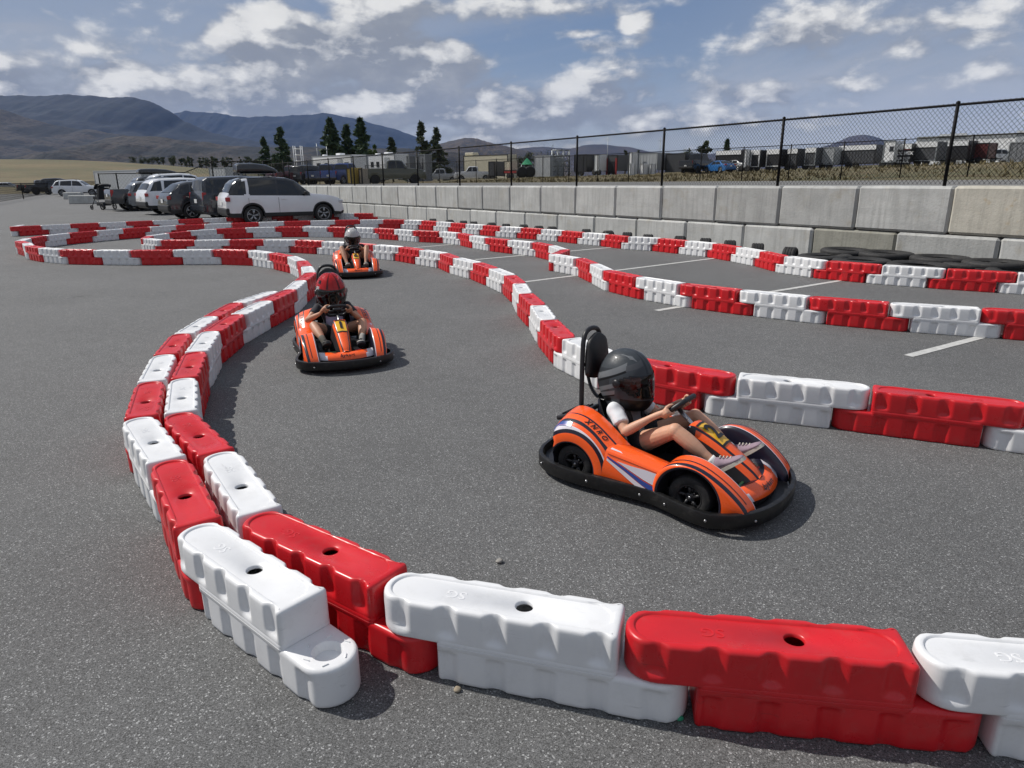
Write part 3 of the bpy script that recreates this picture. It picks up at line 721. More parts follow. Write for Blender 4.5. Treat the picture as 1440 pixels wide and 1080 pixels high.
def rear_fender(root,sg):
    n=30; bm=bmesh.new(); c=(-.27,.10); xm=-.385
    rows=[arc_row(*c,.118,.25,-12,192,n,xm),arc_row(*c,.126,.325,-12,192,n,xm),arc_row(*c,.128,.336,-12,192,n,xm),arc_row(*c,.136,.339,-12,192,n,xm),arc_row(*c,.178,.333,-14,186,n,xm),arc_row(*c,.197,.327,-16,180,n,xm)]
    sheet_rows(bm,rows,[5,1,1,0,1],sg)
    # raised upper skin running diagonally down to the side pod
    m=22
    B0=[rows[-1][i] for i in range(4,25)]; B0=crom(B0,m)
    U1=curve3([(-.085,.327,.188),(-.115,.326,.232),(-.17,.324,.278),(-.235,.322,.306),(-.30,.320,.314),(-.36,.312,.298),(-.405,.296,.255)],m)
    U2=curve3([(-.068,.312,.236),(-.105,.306,.262),(-.165,.296,.302),(-.235,.288,.331),(-.30,.284,.337),(-.355,.278,.322),(-.405,.266,.275)],m)
    U3=curve3([(-.058,.272,.250),(-.10,.268,.278),(-.165,.262,.318),(-.235,.256,.346),(-.30,.250,.352),(-.355,.245,.338),(-.41,.235,.285)],m)
    U4=[(x+.004,y-.008,z+.003) for x,y,z in U3]
    U5=curve3([(-.01,.205,.238),(-.075,.198,.280),(-.14,.190,.322),(-.21,.180,.356),(-.28,.17,.372),(-.345,.165,.362),(-.415,.16,.305)],m)
    U6=[(x,y-.012,z-.004) for x,y,z in U5]; U7=[(x,y-.014,z-.14) for x,y,z in U5]
    U1b=[tuple(U1[i][k]*.45+U2[i][k]*.55 for k in range(3)) for i in range(m)]
    sheet_rows(bm,[B0,U1,U1b,U2,U3,U4,U5,U6,U7],[2,0,1,0,1,0,1,1],sg)
    # rear closing face
    rr=[rows[-1][-1],B0[-1],U1[-1],U2[-1],U3[-1],U5[-1],U7[-1]]
    fl=[(p[0]+.0,p[1],p[2]) for p in rr]; lo=[(p[0]+.02,p[1]*.8,.10) for p in rr]
    sheet_rows(bm,[fl,lo],[1],sg)
    # blue flash at the rear of the white band
    decal(bm,[((U1[i][0],U1[i][1]+.004,U1[i][2]-.004),(U1b[i][0],U1b[i][1]+.004,U1b[i][2]+.002)) for i in range(13,m)],3,sg)
    fixn(bm) if False else None
    o=obj('rear_fender',bm,[org,nvy,wht,blu,ink,tub],root)
    # four-letter mark on the orange band between the lines
    for k,ch in enumerate('XNRO' if sg<0 else 'ORNX'):
        f=(.20+.085*(3-k if sg<0 else 3-k)); i=f*(m-1); a=int(i); w=i-a
        P=lambda U:Vector(tuple(U[a][q]*(1-w)+U[a+1][q]*w for q in range(3)))
        lo,hi=P(U2),P(U3); c_=(lo+hi)/2; tz=(P(U3)-P(U2)).normalized(); tx=Vector((U2[a+1][0]-U2[a][0],U2[a+1][1]-U2[a][1],U2[a+1][2]-U2[a][2])).normalized()
        if sg<0: tx=-tx
        c_=Vector((c_.x,c_.y*sg,c_.z)); tz=Vector((tz.x,tz.y*sg,tz.z)); tx=Vector((tx.x,tx.y*sg,tx.z))
        if sg<0: pass
        tx=Vector((abs(tx.x)*(1 if sg<0 else -1),tx.y,-abs(tx.z)*1.0 if sg<0 else abs(tx.z)))
        nn=tx.cross(tz).normalized(); 
        if nn.z<0: nn=-nn
        tz2=nn.cross(tx).normalized()
        ma=Matrix((( tx.x,tz2.x,nn.x,c_.x+nn.x*.003),(tx.y,tz2.y,nn.y,c_.y+nn.y*.003),(tx.z,tz2.z,nn.z,c_.z+nn.z*.003),(0,0,0,1)))
        bt=bmesh.new(); put(bt,text_bm(ch,.036,0,.0012,.25),ma)
        bmt=bt
        me=bpy.data.meshes.new('t'); bmt.to_mesh(me); bmt.free()
        bm2=bmesh.new(); bm2.from_mesh(o.data); n0=len(bm2.faces); bm2.from_mesh(me); bm2.faces.ensure_lookup_table()
        for fc in bm2.faces[n0:]: fc.material_index=4
        bm2.to_mesh(o.data); bm2.free(); bpy.data.meshes.remove(me)
    return o
def side_pod(root,sg):
    bm=bmesh.new(); n=12
    def row(a,b,bow=0.): return [tuple(a[k]+(b[k]-a[k])*i/(n-1)+(bow*math.sin(math.pi*i/(n-1)) if k==2 else 0) for k in range(3)) for i in range(n)]
    b0=row((-.10,.325,.07),(.20,.325,.07)); b1=row((-.10,.334,.09),(.20,.332,.085))
    t0=row((-.078,.328,.232),(.212,.322,.190),.004); t1=row((-.076,.318,.242),(.214,.312,.200),.004); t2=row((-.070,.262,.254),(.216,.262,.212),.004); t3=row((-.03,.205,.240),(.22,.215,.205)); t4=row((-.03,.195,.23),(.22,.205,.19)); t5=row((-.03,.19,.07),(.22,.19,.07))
    sheet_rows(bm,[b0,b1,t0,t1,t2,t3,t4,t5],[0,0,0,0,0,1,5],sg)
    def S(x,f):   # point on the outer side, f 0 bottom .. 1 top
        i=(x+.10)/.30; lo=Vector(b1[0]).lerp(Vector(b1[-1]),i); hi=Vector(t0[0]).lerp(Vector(t0[-1]),i); p=lo.lerp(hi,f); return (p.x,p.y+.0025,p.z)
    decal(bm,[(S(-.085,.80),S(-.085,.86)),(S(.02,.55),S(.02,.66)),(S(.12,.22),S(.12,.42)),(S(.185,.05),S(.185,.30))],3,sg)     # blue diagonal
    decal(bm,[(S(-.03,.80),S(-.03,.81)),(S(.05,.63),S(.05,.83)),(S(.12,.47),S(.12,.90)),(S(.196,.33),S(.196,.93))],2,sg)       # white wedge
    decal(bm,[(S(-.085,.70),S(-.085,.78)),(S(.02,.36),S(.02,.53)),(S(.09,.10),S(.09,.30)),(S(.15,.01),S(.15,.10))],2,sg)     # white below it
    decal(bm,[(S(-.085,.93),S(-.085,.955)),(S(.196,.95),S(.196,.975))],1,sg)
    decal(bm,[((x,a[1]-.004,a[2]+.0035),(x,a[1]-.034,a[2]+.0075)) for x,a in ((-.06,t1[1]),(-.01,t1[3]),(.05,t1[6]))],2,sg)
    decal(bm,[((x,a[1]-.012,a[2]+.0055),(x,a[1]-.028,a[2]+.0085)) for x,a in ((.055,t1[6]),(.10,t1[8]),(.15,t1[10]))],1,sg)
    return obj('side_pod',bm,[org,nvy,wht,blu,ink,tub],root)
def front_fender(root,sg):
    n=28; bm=bmesh.new(); c=(.35,.10)
    r0=arc_row(*c,.138,.24,190,-12,n); r1=arc_row(*c,.146,.325,190,-12,n); r2=arc_row(*c,.149,.334,190,-12,n); r3=arc_row(*c,.160,.336,190,-12,n)
    r4=curve3([(.175,.330,.085),(.182,.332,.15),(.205,.334,.205),(.255,.332,.246),(.325,.330,.263),(.40,.328,.252),(.485,.326,.212),(.555,.320,.160),(.60,.314,.112),(.61,.310,.075)],n)
    r5=[(x+.004,y-.012,z+.006) for x,y,z in r4]; r6=[(x+.005,y-.022,z+.005) for x,y,z in r4]
    r7=curve3([(.19,.245,.10),(.198,.245,.168),(.222,.245,.224),(.27,.244,.268),(.335,.242,.282),(.415,.240,.266),(.50,.238,.222),(.572,.234,.165),(.615,.23,.115),(.625,.228,.075)],n)
    r8=[(x+.001,y-.005,z-.001) for x,y,z in r7]; r9=[(x-.002,y-.016,z-.02) for x,y,z in r7]; r10=[(x-.03,y-.02,max(.06,z-.13)) for x,y,z in r7]
    sheet_rows(bm,[r0,r1,r2,r3,r4,r5,r6,r7,r8,r9,r10],[5,1,1,0,1,1,0,2,1,1],sg)
    # rear closing face towards the pod
    e=[r[0] for r in (r3,r4,r6,r7,r10)]; sheet_rows(bm,[e,[(p[0]-.0,p[1]*.9,.06) for p in e]],[1],sg)
    # thin lighter lines on the inner band
    for f,mi in ((.28,1),):
        decal(bm,[(tuple(r6[i][k]*(1-f)+r7[i][k]*f+(.002 if k==2 else 0) for k in range(3)),tuple(r6[i][k]*(1-f-.09)+r7[i][k]*(f+.09)+(.002 if k==2 else 0) for k in range(3))) for i in range(6,n-4)],mi,sg)
    return obj('front_fender',bm,[org,nvy,wht,blu,ink,tub],root)
def nose_panel(root):
    bm=bmesh.new(); n=33; T=[];M=[];Bt=[];I=[];J=[];U=[]
    for i in range(n):
        y=-.225+.45*i/(n-1); q=(y/.225)**2
        T.append((.560-.080*q,y,.150-.002*q)); Bt.append((.622-.062*q,y,.098+.004*q)); I.append((.522-.095*q,y*.96,.140-.004*q)); J.append((.505-.105*q,y*.93,.075)); U.append((.612-.062*q,y,.07))
        M.append(tuple((T[-1][k]+Bt[-1][k])/2+(.006 if k!=1 else 0) for k in range(3)))
    rows=[J,I,T,M,Bt,U]; V=[[bm.verts.new(p) for p in r] for r in rows]
    for r in range(5):
        for i in range(n-1):
            f=bm.faces.new((V[r][i],V[r+1][i],V[r+1][i+1],V[r][i+1])); f.smooth=True
            y=abs(-.225+.45*(i+.5)/(n-1)); 
            if r in (2,3): f.material_index=2 if (y>.150 and r==3) or y>.168 else 0
            else: f.material_index=1 if r<2 else 4
    s='bykart'; wds=[.022,.020,.021,.021,.016,.014]; tot=sum(wds); y=-tot/2+.0
    # lettering follows the curved panel, read from in front
    def lp(y,f):
        q=(y/.225)**2; a=Vector((.560-.080*q,y,.150-.002*q)); b=Vector((.622-.062*q,y,.098+.004*q)); m_=(a+b)/2+Vector((.006,0,.006))
        return (a.lerp(m_,f*2) if f<.5 else m_.lerp(b,f*2-1))
    for ch,w in zip(s,wds):
        yc=y+w/2; y+=w
        c_=lp(yc,.52); tx=(lp(yc+.01,.52)-lp(yc-.01,.52)).normalized(); tu=(lp(yc,.4)-lp(yc,.64)).normalized(); nn=tx.cross(tu).normalized(); tu=nn.cross(tx)
        put(bm,text_bm(ch,.042 if ch in 'by' else .034,0,.0014,.22),Matrix(((tx.x,tu.x,nn.x,c_.x+nn.x*.004),(tx.y,tu.y,nn.y,c_.y+nn.y*.004),(tx.z,tu.z,nn.z,c_.z+nn.z*.004),(0,0,0,1))),4)
    return obj('nose_panel',bm,[org,nvy,wht,blu,ink],root)
def fairing(root,num):
    """narrow spine over the steering column with the number plate"""
    n=20; bm=bmesh.new(); rows=[]
    prof=crom([(.205,.335,.055),(.225,.350,.056),(.28,.335,.052),(.36,.297,.047),(.46,.236,.040),(.53,.188,.034),(.562,.155,.028)],n)
    L0=[(x-.004,-w-.045,.085) for x,z,w in prof]; L1=[(x,-w-.010,z-.045) for x,z,w in prof]; L2=[(x,-w,z-.012) for x,z,w in prof]; L3=[(x,-w+.008,z-.002) for x,z,w in prof]; C=[(x,0,z+.004) for x,z,w in prof]
    mir=lambda r:[(x,-y,z) for x,y,z in r]
    rows=[L0,L1,L2,L3,C,mir(L3),mir(L2),mir(L1),mir(L0)]
    V=[[bm.verts.new(p) for p in r] for r in rows]
    mm=[5,5,1,0,0,1,5,5]
    for r in range(8):
        for i in range(n-1):
            f=bm.faces.new((V[r][i],V[r][i+1],V[r+1][i+1],V[r+1][i])); f.smooth=True; f.material_index=mm[r]
            if r in (1,6) and 2<i<16: f.material_index=0 if i>4 else 5
            if r in (1,6) and i>=8: f.material_index=0
    for a,b in ((0,None),(-1,None)):
        f=bm.faces.new([V[r][a] for r in range(9)]); f.material_index=1
    o=obj('steering_fairing',bm,[org,nvy,wht,blu,ink,tub],root)
    # number plate: yellow sticker with black end bars and figure, read from the front
    def top(x,y):
        for i in range(n-1):
            if prof[i][0]<=x<=prof[i+1][0]:
                f=(x-prof[i][0])/(prof[i+1][0]-prof[i][0]); z=prof[i][1]*(1-f)+prof[i+1][1]*f; w=prof[i][2]*(1-f)+prof[i+1][2]*f
                e=abs(y)/(w-.008); return z+.004-.006*e
        return .3
    bm=bmesh.new()
    def patch(x0,x1,hw,mi,dz):
        k=8; P=[]
        for i in range(k+1):
            x=x0+(x1-x0)*i/k; P.append([bm.verts.new((x,y,top(x,y)+dz)) for y in (-hw,0,hw)])
        for i in range(k):
            for j in range(2):
                f=bm.faces.new((P[i][j],P[i+1][j],P[i+1][j+1],P[i][j+1])); f.material_index=mi; f.smooth=True
    patch(.245,.395,.040,0,.002); patch(.245,.256,.041,1,.0035); patch(.384,.395,.041,1,.0035)
    xc=.322; sl=math.atan2(top(.36,0)-top(.28,0),.08)
    ux=Vector((-math.cos(sl),0,-math.sin(sl))); tx=Vector((0,1,0)); nn=tx.cross(ux)
    put(bm,text_bm(num,.128,.0006,.004,0,4),Matrix(((tx.x,ux.x,nn.x,xc),(tx.y,ux.y,nn.y,0),(tx.z,ux.z,nn.z,top(xc,0)+.0055),(0,0,0,1))),1)
    obj('number_plate',bm,[yel,ink],o)
    return o
def wheel(root,x,y,r,w):
    sg=1 if y>0 else -1
    bm=bmesh.new(); h=w/2
    prof=[(r*.56,-h*.8),(r*.62,-h*.95),(r*.8,-h),(r*.93,-h*.9),(r,-h*.6)]
    for i in range(5):
        a=-h*.6+1.2*h*i/5; prof+=[(r,a+.004),(r,a+1.2*h/5-.006),(r-.004,a+1.2*h/5-.005),(r-.004,a+1.2*h/5-.001)]
    prof+=[(r,h*.6),(r*.93,h*.9),(r*.8,h),(r*.62,h*.95),(r*.56,h*.8)]
    lathe(bm,prof,axis='Y',n=36); fixn(bm)
    t=obj('tyre',bm,rub,None); sharp(t.data,40)
    wl=bpy.data.objects.new('wheel',bpy.data.meshes.new('wheel')); COL.objects.link(wl); wl.parent=root; wl.location=(x,y,r)
    t.parent=wl
    bm=bmesh.new()
    lathe(bm,[(r*.57,-h*.8),(r*.60,-h*.86),(r*.58,-h*.9),(r*.50,-h*.8),(r*.47,-h*.2),(r*.47,h*.2),(r*.50,h*.8),(r*.58,h*.9),(r*.60,h*.86),(r*.57,h*.8)],axis='Y',n=36)
    for k in range(5):
        a=2*math.pi*k/5+.3
        p0=Vector((.018*math.cos(a),sg*h*.55,.018*math.sin(a))); p1=Vector((r*.49*math.cos(a+.12),sg*h*.72,r*.49*math.sin(a+.12)))
        tube(bm,[p0,p1],[.0085,.0075],6)
    lathe(bm,[(.001,sg*h*.3),(.022,sg*h*.3),(.024,sg*h*.62),(.016,sg*h*.74),(.001,sg*h*.75)],axis='Y',n=16); fixn(bm)
    obj('rim',bm,dgrey,wl)
    bm=bmesh.new(); lathe(bm,[(.001,sg*h*.75),(.0065,sg*h*.75),(.0065,sg*h*.83),(.001,sg*h*.84)],axis='Y',n=6)
    for k in range(3):
        a=2*math.pi*k/3+.9; tube(bm,[(.03*math.cos(a),sg*h*.6,.03*math.sin(a)),(.03*math.cos(a),sg*h*.68,.03*math.sin(a))],.004,6)
    obj('wheel_bolt',bm,stl,wl)
    # hub mesh of the wheel itself: brake drum behind the spokes
    bm=bmesh.new(); lathe(bm,[(.001,-sg*h*.1),(r*.40,-sg*h*.1),(r*.42,-sg*h*.3),(r*.42,-sg*h*.9),(.001,-sg*h*.9)],axis='Y',n=24); fixn(bm); bm.to_mesh(wl.data); bm.free(); wl.data.materials.append(ink)
def build_kart(num,loc,head,label):
    k=empty('go_kart',(loc[0],loc[1],0),R(head),KS); tag(k,label,'go-kart','orange electric go-karts')
    # bumper band
    half=[(-.575,0),(-.568,.10),(-.545,.20),(-.49,.285),(-.40,.335),(-.30,.356),(-.20,.357),(-.10,.349),(.0,.339),(.10,.331),(.18,.331),(.26,.348),(.34,.370),(.42,.384),(.49,.380),(.56,.345),(.615,.285),(.655,.20),(.678,.10),(.684,0)]
    half=[(half[0][0],-.05)]+half+[(half[-1][0],-.05)]
    hh=crom(half,120)[5:-5]; hh=[p for p in hh if p[1]>=0]
    loop=[(x,-y) for x,y in hh]+[(x,y) for x,y in hh[::-1][1:-1]]
    secs=[(0.,.036),(.007,.032),(.011,.037),(.012,.092),(.009,.099),(.002,.101),(-.010,.101),(-.012,.096),(-.010,.090),(-.010,.042)]
    bm=bmesh.new(); N_=len(loop); V=[]
    for i,(x,y) in enumerate(loop):
        a,b=loop[i-1],loop[(i+1)%N_]; tx,ty=b[0]-a[0],b[1]-a[1]; l=math.hypot(tx,ty) or 1; nx,ny=ty/l,-tx/l
        dz=.006*sstep(x,.45,.66)
        V.append([bm.verts.new((x+nx*o,y+ny*o,z+dz)) for o,z in secs])
    for i in range(N_):
        A,B=V[i],V[(i+1)%N_]
        for j in range(len(secs)): f=bm.faces.new((A[j],B[j],B[(j+1)%len(secs)],A[(j+1)%len(secs)])); f.smooth=True
    fixn(bm); ob=obj('bumper',bm,bmp,k); sharp(ob.data,50)
    for f in (.09,.17,.245,.29,.36,.43,.57,.64,.71,.755,.83,.91):
        bm=bmesh.new(); i=int(f*N_); x,y=loop[i]; a,b=loop[i-1],loop[(i+1)%N_]; tx,ty=b[0]-a[0],b[1]-a[1]; l=math.hypot(tx,ty); n_=Vector((ty/l,-tx/l,0))
        p=Vector((x,y,.066)); tube(bm,[p+n_*.011,p+n_*.0165,p+n_*.018],[.0068,.0060,.0035],10); obj('bumper_bolt',bm,stl,ob)
    # chassis pan and tub floor
    bm=bmesh.new(); P=[(x*.97,y*.93) for x,y in loop]
    prism(bm,P[::2],.02,axis='Z',c=(0,0,.055)); box(bm,(.08,0,.072),(.86,.34,.012)); fixn(bm); obj('floor_pan',bm,tub,k)
    for sg in (-1,1):
        rear_fender(k,sg); side_pod(k,sg); front_fender(k,sg)
        wheel(k,-.27,sg*.262,.105,.10); wheel(k,.35,sg*.272,.105,.085)
        bm=bmesh.new(); tube(bm,[(.35,sg*.23,.105),(.35,sg*.09,.10)],.010,8); obj('steering_arm',bm,dgrey,k)
    bm=bmesh.new(); tube(bm,[(-.27,-.24,.105),(-.27,.24,.105)],.014,10); obj('rear_axle',bm,dgrey,k)
    nose_panel(k); fairing(k,num)
    # motor/battery deck behind the seat
    bm=bmesh.new(); box(bm,(-.43,0,.15),(.15,.24,.15),bev=.02); rt_=Matrix.Rotation(-.33,4,'Y'); box(bm,(-.450,0,.262),(.165,.20,.026),rot=rt_,bev=.01)
    for i in range(5): box(bm,(-.50+.024*i,0,.262+.0082*i),(.008,.15,.010),rot=rt_)
    obj('battery_deck',bm,tub,k)
    # bucket seat
    bm=bmesh.new(); rows=[]
    for i,(x,z,w,d) in enumerate(crom([(.07,.150,.12,.035),(.04,.135,.125,.045),(-.05,.118,.135,.06),(-.15,.118,.14,.075),(-.215,.160,.145,.085),(-.25,.25,.145,.08),(-.275,.34,.135,.055),(-.285,.40,.11,.03),(-.287,.415,.09,.012)],22)):
        ax=-d if i<11 else -d
        r=[]
        for j in range(15):
            f=-1+2*j/14; rise=d*abs(f)**3
            t_=min(1,max(0,(i-9)/5))
            r.append((x+rise*t_*1.2,w*f,z+rise*(1-t_)))
        rows.append(r)
    V=loft(bm,rows,closed=False)
    so_=bmesh.ops.solidify(bm,geom=bm.faces[:],thickness=.014)
    fixn(bm); obj('seat',bm,vin,k,smooth=True)
    # roll hoop with padded headrest and shoulder straps
    bm=bmesh.new(); hp=crom([(-.345,-.128,.25),(-.352,-.122,.36),(-.362,-.107,.50),(-.37,-.092,.62),(-.374,-.079,.69),(-.376,-.052,.728),(-.377,0,.740),(-.376,.052,.728),(-.374,.079,.69),(-.37,.092,.62),(-.362,.107,.50),(-.352,.122,.36),(-.345,.128,.25)],48)
    tube(bm,hp,.0125,12); 
    for sg in (-1,1): lathe(bm,[(.03,-.02),(.03,.0),(.018,.012),(.014,.03)],c=(-.345,sg*.128,.275),n=14)
    tube(bm,[(-.366,-.1,.56),(-.366,.1,.56)],.009,8); fixn(bm); hoop=obj('roll_hoop',bm,tub,k)
    bm=bmesh.new(); rows=[]
    for i in range(17):
        f=i/16; z=.485+.235*f; w=(.112-.034*f)*(math.sin(math.pi*min(.5,max(.04,f*3+.05))))**.6*(math.sin(math.pi*min(.5,max(.03,(1-f)*2.2+.03))))**.6; dd=.026*math.sin(math.pi*min(1,max(.06,f*.94+.03)))**.5
        ring=[]
        for j in range(24):
            a=2*math.pi*j/24; c_,s_=math.cos(a),math.sin(a); e=.55
            ring.append((-.335-.010*f+dd*abs(c_)**e*(1 if c_>0 else -1),w*abs(s_)**e*(1 if s_>0 else -1),z))
        rows.append(ring)
    loft(bm,rows,cap0=True,cap1=True); fixn(bm); obj('headrest',bm,vin,hoop,smooth=60)
    bm=bmesh.new()
    for sg in (-1,1):
        pts=crom([(-.355,sg*.06,.50),(-.33,sg*.065,.44),(-.285,sg*.075,.402),(-.235,sg*.08,.395)],10)
        rr=[[(x,y-.015,z),(x,y+.015,z),(x-.001,y+.015,z+.003),(x-.001,y-.015,z+.003)] for x,y,z in pts]; loft(bm,rr)
    fixn(bm); obj('harness_strap',bm,ink,k)
    # steering wheel and column
    bm=bmesh.new(); tube(bm,[(.30,0,.26),(.135,0,.40)],.011,10); obj('steering_column',bm,stl,k)
    u=Vector((.74,0,.67)); l_=Vector((0,1,0)); nn=Vector((-.67,0,.74)); c_=Vector((.128,0,.412))
    bm=bmesh.new(); pts=[]
    for j in range(40):
        a=2*math.pi*j/40; r=.094; v=math.sin(a)
        pts.append(c_+l_*(r*math.cos(a))+u*(max(-.072,min(.075,r*v))))
    tube(bm,pts,.0125,10,closed=True)
    for a in (0,math.pi,-math.pi/2): tube(bm,[c_-nn*.008,c_+l_*(.085*math.cos(a))+u*(.068*math.sin(a))],[.012,.009],6)
    bx=bmesh.new(); box(bx,(0,0,0),(.07,.06,.028),bev=.008); put(bm,bx,Matrix(((0,u.x,nn.x,c_.x),(1,0,0,0),(0,u.z,nn.z,c_.z),(0,0,0,1))))
    fixn(bm); obj('steering_wheel',bm,tub,k)
    # pedals
    for sg,m_ in ((-1,grn),(1,mat('red_plastic_pedal',(.45,.02,.02),.4))):
        bm=bmesh.new(); tube(bm,[(.485,sg*.105,.075),(.498,sg*.105,.115)],.007,6); box(bm,(.500,sg*.105,.128),(.012,.055,.042),rot=Matrix.Rotation(.45,4,'Y'),bev=.004); tube(bm,[(.40,sg*.085,.085),(.49,sg*.10,.085)],.006,6)
        fixn(bm); obj('pedal',bm,m_,k)
    return k
K1=build_kart('2',(.713*KS,3.245*KS),-38.5,'orange go-kart numbered 2 nearest the camera, seen from its side')
K2=build_kart('1',(-1.54*KS,5.885*KS),-69,'orange go-kart numbered 1 coming head-on past the left curve')
K3=build_kart('6',(-2.545*KS,11.2*KS),-73,'farthest orange go-kart, numbered 6, in front of the middle barrier curve')
skin_l=mat('skin',(.60,.33,.215),.5,noise_amt=.13,noise_scale=7,rough_var=.1,bump=.05,bump_scale=120); skin_d=mat('skin_tanned',(.50,.265,.165),.52,noise_amt=.13,noise_scale=7,rough_var=.1)
for q in (skin_l,skin_d):
    b=q.node_tree.nodes['Principled BSDF']; b.inputs['Subsurface Weight'].default_value=.12; b.inputs['Subsurface Radius'].default_value=(1.,.35,.2); b.inputs['Subsurface Scale'].default_value=.008
def ball(bm,c,r,sc=(1,1,1),rot=None):
    ma=Matrix.Translation(c)@(rot or Matrix.Identity(4))@Matrix.Diagonal((r*sc[0],r*sc[1],r*sc[2],1))
    n,m_=18,11; top=bm.verts.new(ma@Vector((0,0,1))); bot=bm.verts.new(ma@Vector((0,0,-1)))
    V=[[bm.verts.new(ma@Vector((math.sin(math.pi*i/m_)*math.cos(2*math.pi*j/n),math.sin(math.pi*i/m_)*math.sin(2*math.pi*j/n),math.cos(math.pi*i/m_)))) for j in range(n)] for i in range(1,m_)]
    for j in range(n):
        k=(j+1)%n; bm.faces.new((top,V[0][j],V[0][k])); bm.faces.new((bot,V[-1][k],V[-1][j]))
        for i in range(m_-2): bm.faces.new((V[i][j],V[i+1][j],V[i+1][k],V[i][k]))
def limb(bm,pts,rad,n=14):
    """tapered round limb with rounded ends"""
    tube(bm,pts,rad,n)
    for p,r in ((pts[0],rad[0]),(pts[-1],rad[-1])): ball(bm,p,r)
def slim(a,b,ra,rb,k=6,bulge=0.,sag=None):
    a,b=Vector(a),Vector(b); P=[];Q=[]
    for i in range(k+1):
        f=i/k; P.append(a.lerp(b,f)+(Vector(sag)*math.sin(math.pi*f) if sag else Vector())); Q.append(ra+(rb-ra)*f+bulge*math.sin(math.pi*min(1,f*1.3)))
    return P,Q
def remeshed(name,bm,m,parent,vox,smooth_it=4,fac=.5):
    o=obj(name,bm,None,None)
    r=o.modifiers.new('r','REMESH'); r.mode='VOXEL'; r.voxel_size=vox; r.use_smooth_shade=True
    s=o.modifiers.new('s','SMOOTH'); s.factor=fac; s.iterations=smooth_it
    me=apply_mods(o); me.materials.clear()
    for q in (m if isinstance(m,(list,tuple)) else [m]): me.materials.append(q)
    me.polygons.foreach_set('use_smooth',[True]*len(me.polygons)); o.parent=parent; return o
def v3(*a): return Vector(a)
WC=v3(.128,0,.412); WU=v3(.74,0,.67); WN=v3(-.67,0,.74); WL=v3(0,1,0)
def grip(bm,ang,wrist,rf=.0068):
    """a hand closed round the steering wheel rim at the given angle"""
    r=.094; c,s=math.cos(ang),math.sin(ang)
    P=WC+WL*(r*c)+WU*(max(-.072,min(.075,r*s))); out=(WL*c+WU*s).normalized(); T=WN.cross(out).normalized()
    if T.dot(WU)<0: T=-T
    palm=P+out*.021+WN*.009
    limb(bm,[wrist,wrist.lerp(palm,.5),palm-T*.006],[.0165,.0165,.015])
    for k in (-1,0,1): limb(bm,[palm+T*(.013*k)-out*.002+WN*.002,palm+T*(.014*k)+out*.004-WN*.010],[.0125,.0115])
    for k,ln in zip(range(4),(185,205,200,165)):
        off=.0225-.015*k; C=P+T*off; pts=[];rad=[]
        for i in range(8):
            th=R(-20+ln*i/7); q=.0125+.0055
            pts.append(C+out*(q*math.cos(th))-WN*(q*math.sin(th))+T*(.002*i/7*(1 if k<2 else -1)))
            rad.append(rf*(1.06-.025*i)*(1.08 if i in (2,5) else 1.)*(.92 if k==3 else 1))
        limb(bm,pts,rad,10)
    th=[palm+T*.010+WN*.006-out*.004,P+out*.012+WN*.021+T*.022,P-out*.002+WN*.0215+T*.034,P-out*.012+WN*.017+T*.042]
    limb(bm,[Vector(q) for q in th],[.0095,.0085,.0078,.0066],10)
    return palm
def shoe(parent,heel,toe,up,upper,sole,name='shoe'):
    heel,toe,up=Vector(heel),Vector(toe),Vector(up).normalized(); d=(toe-heel); L_=d.length; d/=L_; up=(up-d*up.dot(d)).normalized(); s=d.cross(up)
    ma=Matrix(((d.x,s.x,up.x,heel.x),(d.y,s.y,up.y,heel.y),(d.z,s.z,up.z,heel.z),(0,0,0,1)))
    bm=bmesh.new(); rings=[]
    for x,w,h,b in ((.0,.018,.045,.008),(.03,.027,.062,.005),(.12,.029,.068,.004),(.25,.029,.070,.004),(.38,.029,.060,.004),(.52,.030,.046,.004),(.68,.034,.036,.004),(.84,.033,.030,.005),(.94,.026,.025,.007),(1.,.012,.018,.010)):
        r=[]
        for j in range(20):
            a=2*math.pi*j/20; y=w*(abs(math.cos(a))**.8)*(1 if math.cos(a)>0 else -1); z=(b+(h-b)*(.5+.5*math.sin(a))) if math.sin(a)>0 else b+(h-b)*(.5+.5*math.sin(a))
            r.append((x*L_,y*(1-.25*max(0,math.sin(a))),z))
        rings.append(r)
    loft(bm,rings,cap0=True,cap1=True)
    bm.transform(ma); fixn(bm); o=obj(name,bm,upper,parent,smooth=True)
    bm=bmesh.new(); out=[]
    for k in range(28):
        a=2*math.pi*k/28; x=.5-.5*math.cos(a); w=.036 if x>.5 else .031
        out.append((L_*(x*1.03-.015),w*math.sin(a)*(abs(math.sin(a))**-.35 if abs(math.sin(a))>.01 else 1)*(1 if True else 0)))
    prism(bm,out,.016,axis='Z',c=(0,0,.004)); bm.transform(ma); fixn(bm); obj('sole',bm,sole,o)
    bm=bmesh.new()
    for k in range(4):
        x=L_*(.42+.085*k); z=.062-.0085*k; tube(bm,[(x,-.014,z-.004),(x+.004,0,z+.002),(x,.014,z-.004)],.0028,5)
    bm.transform(ma); obj('lace',bm,sole,o)
    return o
